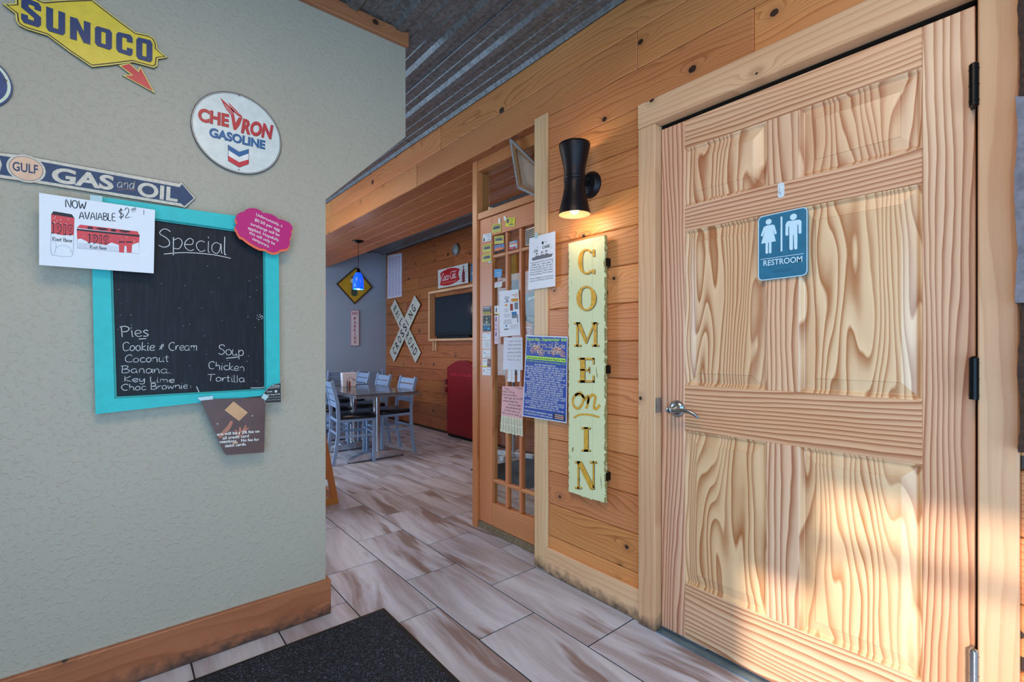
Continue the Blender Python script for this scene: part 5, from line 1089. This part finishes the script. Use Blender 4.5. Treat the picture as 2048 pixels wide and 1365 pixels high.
# crossbuck
Z = FZ.z(7.585, 760, 560); cw = plain('crossbuck_white', (190, 188, 176), .5, var=.03)
t = thing('crossbuck_sign', FZ.w(Z(400, 700)[0], Z(230, 1245)[1], .01), 'white X-shaped RAILROAD CROSSING sign on the dining room pine wall', 'sign')
for A, d, w1, w2, sp in ((((240, 295), (172, 430), (550, 1265), (632, 1105)), .010, 'RAIL', 'ROAD', 0), (((545, 235), (632, 378), (232, 1247), (165, 1095)), .018, '', 'CROSSING', 1)):
    Q = [Z(*p) for p in A]; m = MB(); m.prism(FZ, Q, d, d+.005, cw); b = m.build('board', parent=t)
    m = MB(); g = quadmap(*Q)
    if not sp:
        # long direction runs down-right: Q0 top-left end outer, Q1 lower-left corner
        ax1 = [Vector(Z(*p)) for p in ((190, 445), (640, 1290))]
        for i, c__ in enumerate('RAIL'):
            y = .075+.083*i; f = lambda a, bb: Vector(Q[1])*(1-a)*(1-bb)+Vector(Q[2])*a*(1-bb)+Vector(Q[0])*(1-a)*bb+Vector(Q[3])*a*bb
            text(m, FZ, c__, f(y, .22), f(y+(.058 if c__ != 'I' else .012), .22), f(y, .78), d+.0056, pt, .02)
        for i, c__ in enumerate('ROAD'): y = .575+.095*i; text(m, FZ, c__, f(y, .22), f(y+.066, .22), f(y, .78), d+.0056, pt, .02)
    else:
        f = lambda a, bb: Vector(Q[3])*(1-a)*(1-bb)+Vector(Q[0])*a*(1-bb)   # placeholder, replaced below
        lo0, lo1, hi0, hi1 = Vector(Q[2]), Vector(Q[1]), Vector(Q[3]), Vector(Q[0])
        f = lambda a, bb: (lo0*(1-a)+lo1*a)*(1-bb)+(hi0*(1-a)+hi1*a)*bb
        for i, c__ in enumerate('CROSSING'): y = .08+.107*i; text(m, FZ, c__, f(y, .22), f(y+(.066 if c__ != 'I' else .014), .22), f(y, .78), d+.0056, pt, .02)
    m.build('lettering', parent=b)
# television in its wooden surround
pale = board('Z', 'Y', 'niche'); Zq = lambda x, y, X=3.30: Frame('X', X).px(760+x/7.585, 560+y/7.585)
s0, t1 = Zq(752, 185, 3.33); s1 = -4.62; t0 = Zq(752, 930, 3.33)[1]
t = thing('television_surround', (3.36, -(s0+s1)/2, t0), 'pale pine box frame around the wall television', 'frame')
for q in ((3.31, 3.398, -s0-.03, -s0, t0, t1), (3.31, 3.398, -s1, -s1+.03, t0, t1), (3.31, 3.398, -s1+.03, -s0-.03, t1-.03, t1), (3.31, 3.398, -s1+.03, -s0-.03, t0, t0+.03)):
    m = MB(); m.box(*q, pale); m.build('rail', parent=t, bevel=.002)
for y in (-s0-.04, -s0-.10): m = MB(); m.box(3.37, 3.398, y, y+.025, t0-.13, t0-.001, pale); m.build('support_block', parent=t)
FT = Frame('X', 3.30); tv = [FT.px(760+x/7.585, 560+y/7.585) for x, y in ((830, 272), (1395, 182), (1395, 850), (830, 845))]
y1, y0, z0, z1 = -tv[0][0], -tv[1][0], (tv[3][1]+tv[2][1])/2, (tv[0][1]+tv[1][1])/2
t = thing('television', (3.32, (y0+y1)/2, z0-.03), 'black flat television with its screen off on the dining room wall', 'television')
tb = plain('gloss_black', (8, 9, 12), .12, var=0)
m = MB(); m.box(3.305, 3.345, y0, y1, z0, z1, tb); m.build('case', parent=t, bevel=.003)
m = MB(); m.box(3.302, 3.305, y0+.025, y1-.025, z0+.045, z1-.025, plain('screen', (12, 26, 36), .08, var=0)); m.build('screen', parent=t)
m = MB(); m.box(3.29, 3.345, y0+.05, y1-.05, z0-.03, z0, tb); m.build('speaker_bar', parent=t, bevel=.004)
m = MB(); m.box(3.345, 3.40, (y0+y1)/2-.08, (y0+y1)/2+.08, (z0+z1)/2-.08, (z0+z1)/2+.08, tb); m.build('mount', parent=t)
# cola sign
Z = Frame('X', 3.38).z(13.65, 840, 500); FC_ = Frame('X', 3.38); Q = [Z(*p) for p in ((490, 560), (1310, 360), (1320, 900), (495, 1062))]
t = thing('cola_sign', FC_.w((Q[0][0]+Q[1][0])/2, Q[3][1], 0), 'white brick-pattern sign with a red fishtail reading Coca-Cola above the television', 'sign')
m = MB(); m.prism(FC_, Q, -.018, 0, plain('brick_white', (206, 204, 200), .6, var=.06), plain('sign_side', (24, 26, 34), .6)); m.build('board', parent=t)
m = MB(); g = quadmap(*Q); ln = plain('mortar_line', (70, 72, 78), .7)
for i in range(1, 7):
    m.ribbon(FC_, [g(.0, i/7), g(1, i/7)], .003, .001, ln)
    for j in range(7): x = (j+(.5 if i % 2 else 0))/7; m.ribbon(FC_, [g(x, (i-1)/7), g(x, i/7)], .003, .001, ln)
m.build('brick_lines', parent=t)
m = MB(); cr2 = plain('cola_red', (176, 16, 28), .4)
m.prism(FC_, [Z(*p) for p in ((555, 650), (640, 580), (760, 520), (880, 492), (990, 492), (1082, 525), (1060, 590), (1045, 670), (1060, 740), (1090, 800), (1000, 870), (900, 930), (780, 970), (660, 985), (548, 962), (575, 870), (580, 780), (570, 710))], 0, .004, cr2); m.build('fishtail', parent=t)
m = MB(); wl = plain('script_white', (236, 228, 226), .5, var=0)
hand(m, FC_, 'Coca-Cola', Z(600, 850), Z(1000, 760), Z(610, 665), .005, wl, .0075, 4); m.ribbon(FC_, smooth2([Z(*p) for p in ((605, 850), (680, 835), (760, 815))]), .006, .005, wl); m.ribbon(FC_, smooth2([Z(*p) for p in ((840, 640), (880, 590), (940, 590), (1005, 565))]), .007, .005, wl)
text(m, FC_, 'SIGN OF GOOD TASTE', Z(615, 935), Z(990, 860), Z(615, 905), .005, plain('script_gold', (200, 150, 100), .5), .01); m.build('lettering', parent=t)
m = MB(); m.poly(FC_, [Z(*p) for p in ((1180, 420), (1198, 418), (1200, 520), (1225, 620), (1228, 880), (1150, 892), (1152, 650), (1178, 530))], .002, plain('bottle_dark', (110, 20, 40), .4)); m.build('printed_bottle', parent=t)
Q = [Z(*p) for p in ((1400, 372), (1560, 345), (1560, 850), (1372, 862))]
t = thing('blue_sign', FC_.w(Q[0][0]+.03, Q[3][1], 0), 'bright blue sign right of the white brick-pattern sign, half hidden by the door frame', 'sign')
m = MB(); m.prism(FC_, Q, -.015, 0, plain('sign_azure', (14, 104, 150), .5)); m.build('plate', parent=t); m = MB(); m.ribbon(FC_, [Z(1430, 600), Z(1415, 690)], .006, .001, wht); m.build('highlight_mark', parent=t)
# round speaker/vent
s, tt = FZ.px(913, 500); t = thing('wall_speaker', FZ.w(s, tt-.06, 0), 'small round grey wall speaker high on the dining room planks', 'speaker')
m = MB(); m.lathe([(.075, 0), (.075, .02), (.066, .03), (.062, .02), (.058, .012)], FZ.w(s, tt, 0), plain('ring_grey', (120, 112, 108), .5), 28, 'X'); m.build('ring', parent=t)
m = MB(); m.lathe([(.060, .01), (.045, .022), (.001, .03)], FZ.w(s, tt, 0), plain('grille_grey', (140, 140, 140), .5), 28, 'X'); m.build('grille', parent=t)
# red cooler
redm = plain('cooler_red', (128, 2, 6), .4, var=.05); X0 = 3.31; FRd = Frame('X', X0)
yl, yr = 5.26, 4.60; t = thing('red_cooler', (3.35, (yl+yr)/2, 0), 'red round-topped vintage cooler against the dining room pine wall', 'cooler')
arch = [(-yl, .04), (-yr, .04)]+[(-yr-(yl-yr)*i/16, .885+.10*math.sin(math.pi*i/16)) for i in range(17)]
m = MB(); m.prism(FRd, arch, -.085, 0, redm); m.build('body', parent=t, bevel=.008, seg=2)
I_ = inset(arch, .03); m = MB(); m.prism(FRd, I_, 0, .010, redm); dr = m.build('door', parent=t, bevel=.004)
for z in (.70, .60): m = MB(); m.box(X0-.02, X0+.02, yl-.01, yl+.035, z-.035, z+.035, plain('dark_red', (100, 4, 12), .4)); m.build('latch', parent=t, bevel=.01, seg=2)
m = MB(); text(m, FRd, 'ICE COLD', (-5.15, .79), (-4.7, .79), (-5.15, .82), .0105, plain('faded_pink', (190, 20, 60), .5), .01); m.build('faded_lettering', parent=t)
m = MB(); m.box(X0+.01, 3.39, yr+.01, yl-.01, 0, .04, blk); m.build('plinth', parent=t)
# -- things seen through the sidelight
Z5 = FZ.z(5.69, 940, 420)
def board_thing(name, u, label, mt, cat, deco=None, F=FZ, th=.01, body='plate'):
    Q = [F.px(*p) for p in u]; o = thing(name, F.w(sum(q[0] for q in Q)/4, min(q[1] for q in Q), 0), label, cat); m = MB(); m.prism(F, Q, -.002, th, mt); m.build(body, parent=o)
    if deco: m = MB(); deco(m, quadmap(*Q), F, th+.001); m.build('print', parent=o)
    return o
def dl(m, g, F, d):
    for i in range(8): m.poly(F, [g(.14, .08+.11*i), g(.86, .08+.11*i), g(.86, .14+.11*i), g(.14, .14+.11*i)], d, pt)
board_thing('return_air_grille', ((1048, 462), (1080, 450), (1080, 488), (1049, 492)), 'pale framed louvred grille seen through the top right pane', plain('grille_cream', (196, 190, 186), .6), 'vent', dl)
def dgy(m, g, F, d): m.poly(F, disc_pts(g(.5, .55), .05, 16), d, pg); m.poly(F, [g(0, .22), g(1, .24), g(1, 0), g(0, 0)], d, pt); text(m, F, 'Grow', g(.2, .72), g(.85, .74), g(.2, .82), d+.001, pal, .02); lines(m, F, g, 3, .2, .8, .06, .2, wht, d+.001)
board_thing('slate_poster', ((1052, 590), (1082, 570), (1082, 655), (1048, 640)), 'blue-grey poster leaning behind the right pane of the sidelight', plain('slate_print', (78, 92, 106), .6), 'poster', dgy)
def dnts(m, g, F, d): m.ribbon(F, [g(*p) for p in ((.05, .08), (.95, .08), (.95, .92), (.05, .92))], .008, d, wht, True); text(m, F, 'NTS', g(.15, .25), g(.8, .25), g(.15, .72), d, wht, .0)
board_thing('red_sign', ((1044, 654), (1066, 655), (1066, 673), (1044, 670)), 'dark red sign ending in NTS behind the right pane', plain('sign_darkred', (140, 34, 40), .5), 'sign', dnts)
board_thing('yellow_shirt', ((1018, 500), (1034, 505), (1036, 560), (1016, 560)), 'dull yellow cloth hanging behind the middle pane', plain('mustard_cloth', (150, 112, 40), .9, var=.15, vs=10), 'cloth', None, FZ, .02, 'cloth')
board_thing('navy_box', ((1020, 566), (1038, 562), (1038, 600), (1020, 600)), 'dark navy box behind the middle pane above the white flyer', plain('navy_box', (30, 40, 62), .6), 'box', None, FZ, .06, 'body')
r = ray(1024, 742); xf = 3.18; k = xf/r[0]; yf = r[1]*k; zf = 1.15+r[2]*k
t = thing('pedestal_fan', (xf, yf, 0), 'grey pedestal fan standing behind the sidelight glass', 'fan'); fg = plain('fan_grey', (150, 152, 160), .4, .2)
Mr = Matrix.Rotation(-35*D2R, 4, 'Z')
def rot(p): v = Vector(p)-Vector((xf, yf, zf)); return Vector((xf, yf, zf))+Mr@v
def cage(dx):
    m = MB()
    for rr_ in (.04, .07, .10, .13, .155, .175): m.tube([rot((xf-dx-.03*(1-(rr_/.175)**2), yf+rr_*math.cos(a*D2R), zf+rr_*math.sin(a*D2R))) for a in range(0, 361, 15)], .002 if rr_ < .17 else .005, fg, 5, False)
    for a in range(0, 360, 12): m.tube([rot((xf-dx-.03*(1-(q/.175)**2), yf+q*math.cos(a*D2R), zf+q*math.sin(a*D2R))) for q in (.03, .1, .175)], .0014, fg, 4, False)
    return m
cage(.05).build('front_grille', parent=t); 
m = MB(); m.tube([rot((xf-.05, yf+.175*math.cos(a*D2R), zf+.175*math.sin(a*D2R))) for a in range(0, 361, 12)], .011, fg, 6, False); m.build('rim', parent=t)
m = MB()
for a in (0, 120, 240):
    P = [rot((xf-.03+.012*s_, yf+q*math.cos((a+s_*26)*D2R), zf+q*math.sin((a+s_*26)*D2R))) for q, s_ in ((.03, -1), (.15, -1), (.155, 0), (.15, 1), (.03, 1))]; m.add(P, [(0, 1, 2, 3, 4)], plain('blade_grey', (90, 96, 110), .4))
m.build('blades', parent=t)
m = MB(); m.tube([rot((xf-.06, yf, zf)), rot((xf+.10, yf, zf))], .045, fg, 18); m.build('motor', parent=t)
m = MB(); m.tube([(xf+.02, yf, .05), (xf+.02, yf, zf-.03)], .014, fg, 12); m.build('pole', parent=t)
m = MB(); fb = plain('fan_base_white', (206, 214, 226), .4)
for a in (20, 110): m.bar((xf+.02-.24*math.cos(a*D2R), yf-.24*math.sin(a*D2R), .028), (xf+.02+.24*math.cos(a*D2R), yf+.24*math.sin(a*D2R), .028), .05, .05, fb)
m.build('cross_base', parent=t, bevel=.006)
# -- A-frame board behind the grey wall
wo = wood('orange_pine', 'Z', 'Y', (206, 126, 56), (170, 92, 34), ring=30, amp=6, knots=.1, contrast=.5)
x1, yA, yB = 1.262, 3.50, 4.05; hh = 1.02; t = thing('sandwich_board', (1.02, (yA+yB)/2, 0), 'orange-brown wooden A-frame board standing just behind the grey wall', 'sandwich board')
for s_ in (1, -1):
    xb, xt = (x1-.02, 1.06) if s_ > 0 else (.79, .98)
    for y in (yA, yB): m = MB(); m.path([(xb, y, 0), (xt, y, hh)], .045, .022, wo); m.build('leg', parent=t, bevel=.002)
    for z in (.05, hh-.06): x = xb+(xt-xb)*z/hh; m = MB(); m.box(x-.012, x+.012, yA, yB, z-.03, z+.03, wo); m.build('cross_rail', parent=t, bevel=.002)
    m = MB(); m.add([(xb+(xt-xb)*z/hh+dx, y, z) for dx in (-.004, .004) for y in (yA+.01, yB-.01) for z in (.2, hh-.09)], [(0, 1, 3, 2), (4, 6, 7, 5), (0, 4, 5, 1), (2, 3, 7, 6), (0, 2, 6, 4), (1, 5, 7, 3)], chalk_black()); m.build('chalk_panel', parent=t)
m = MB(); m.box(.90, 1.20, yA-.012, yA+.012, .19, .25, wo); m.build('spreader', parent=t, bevel=.002); m = MB(); m.box(.80, 1.255, yA-.012, yA+.012, .0, .05, wo); m.build('foot_rail', parent=t, bevel=.002)
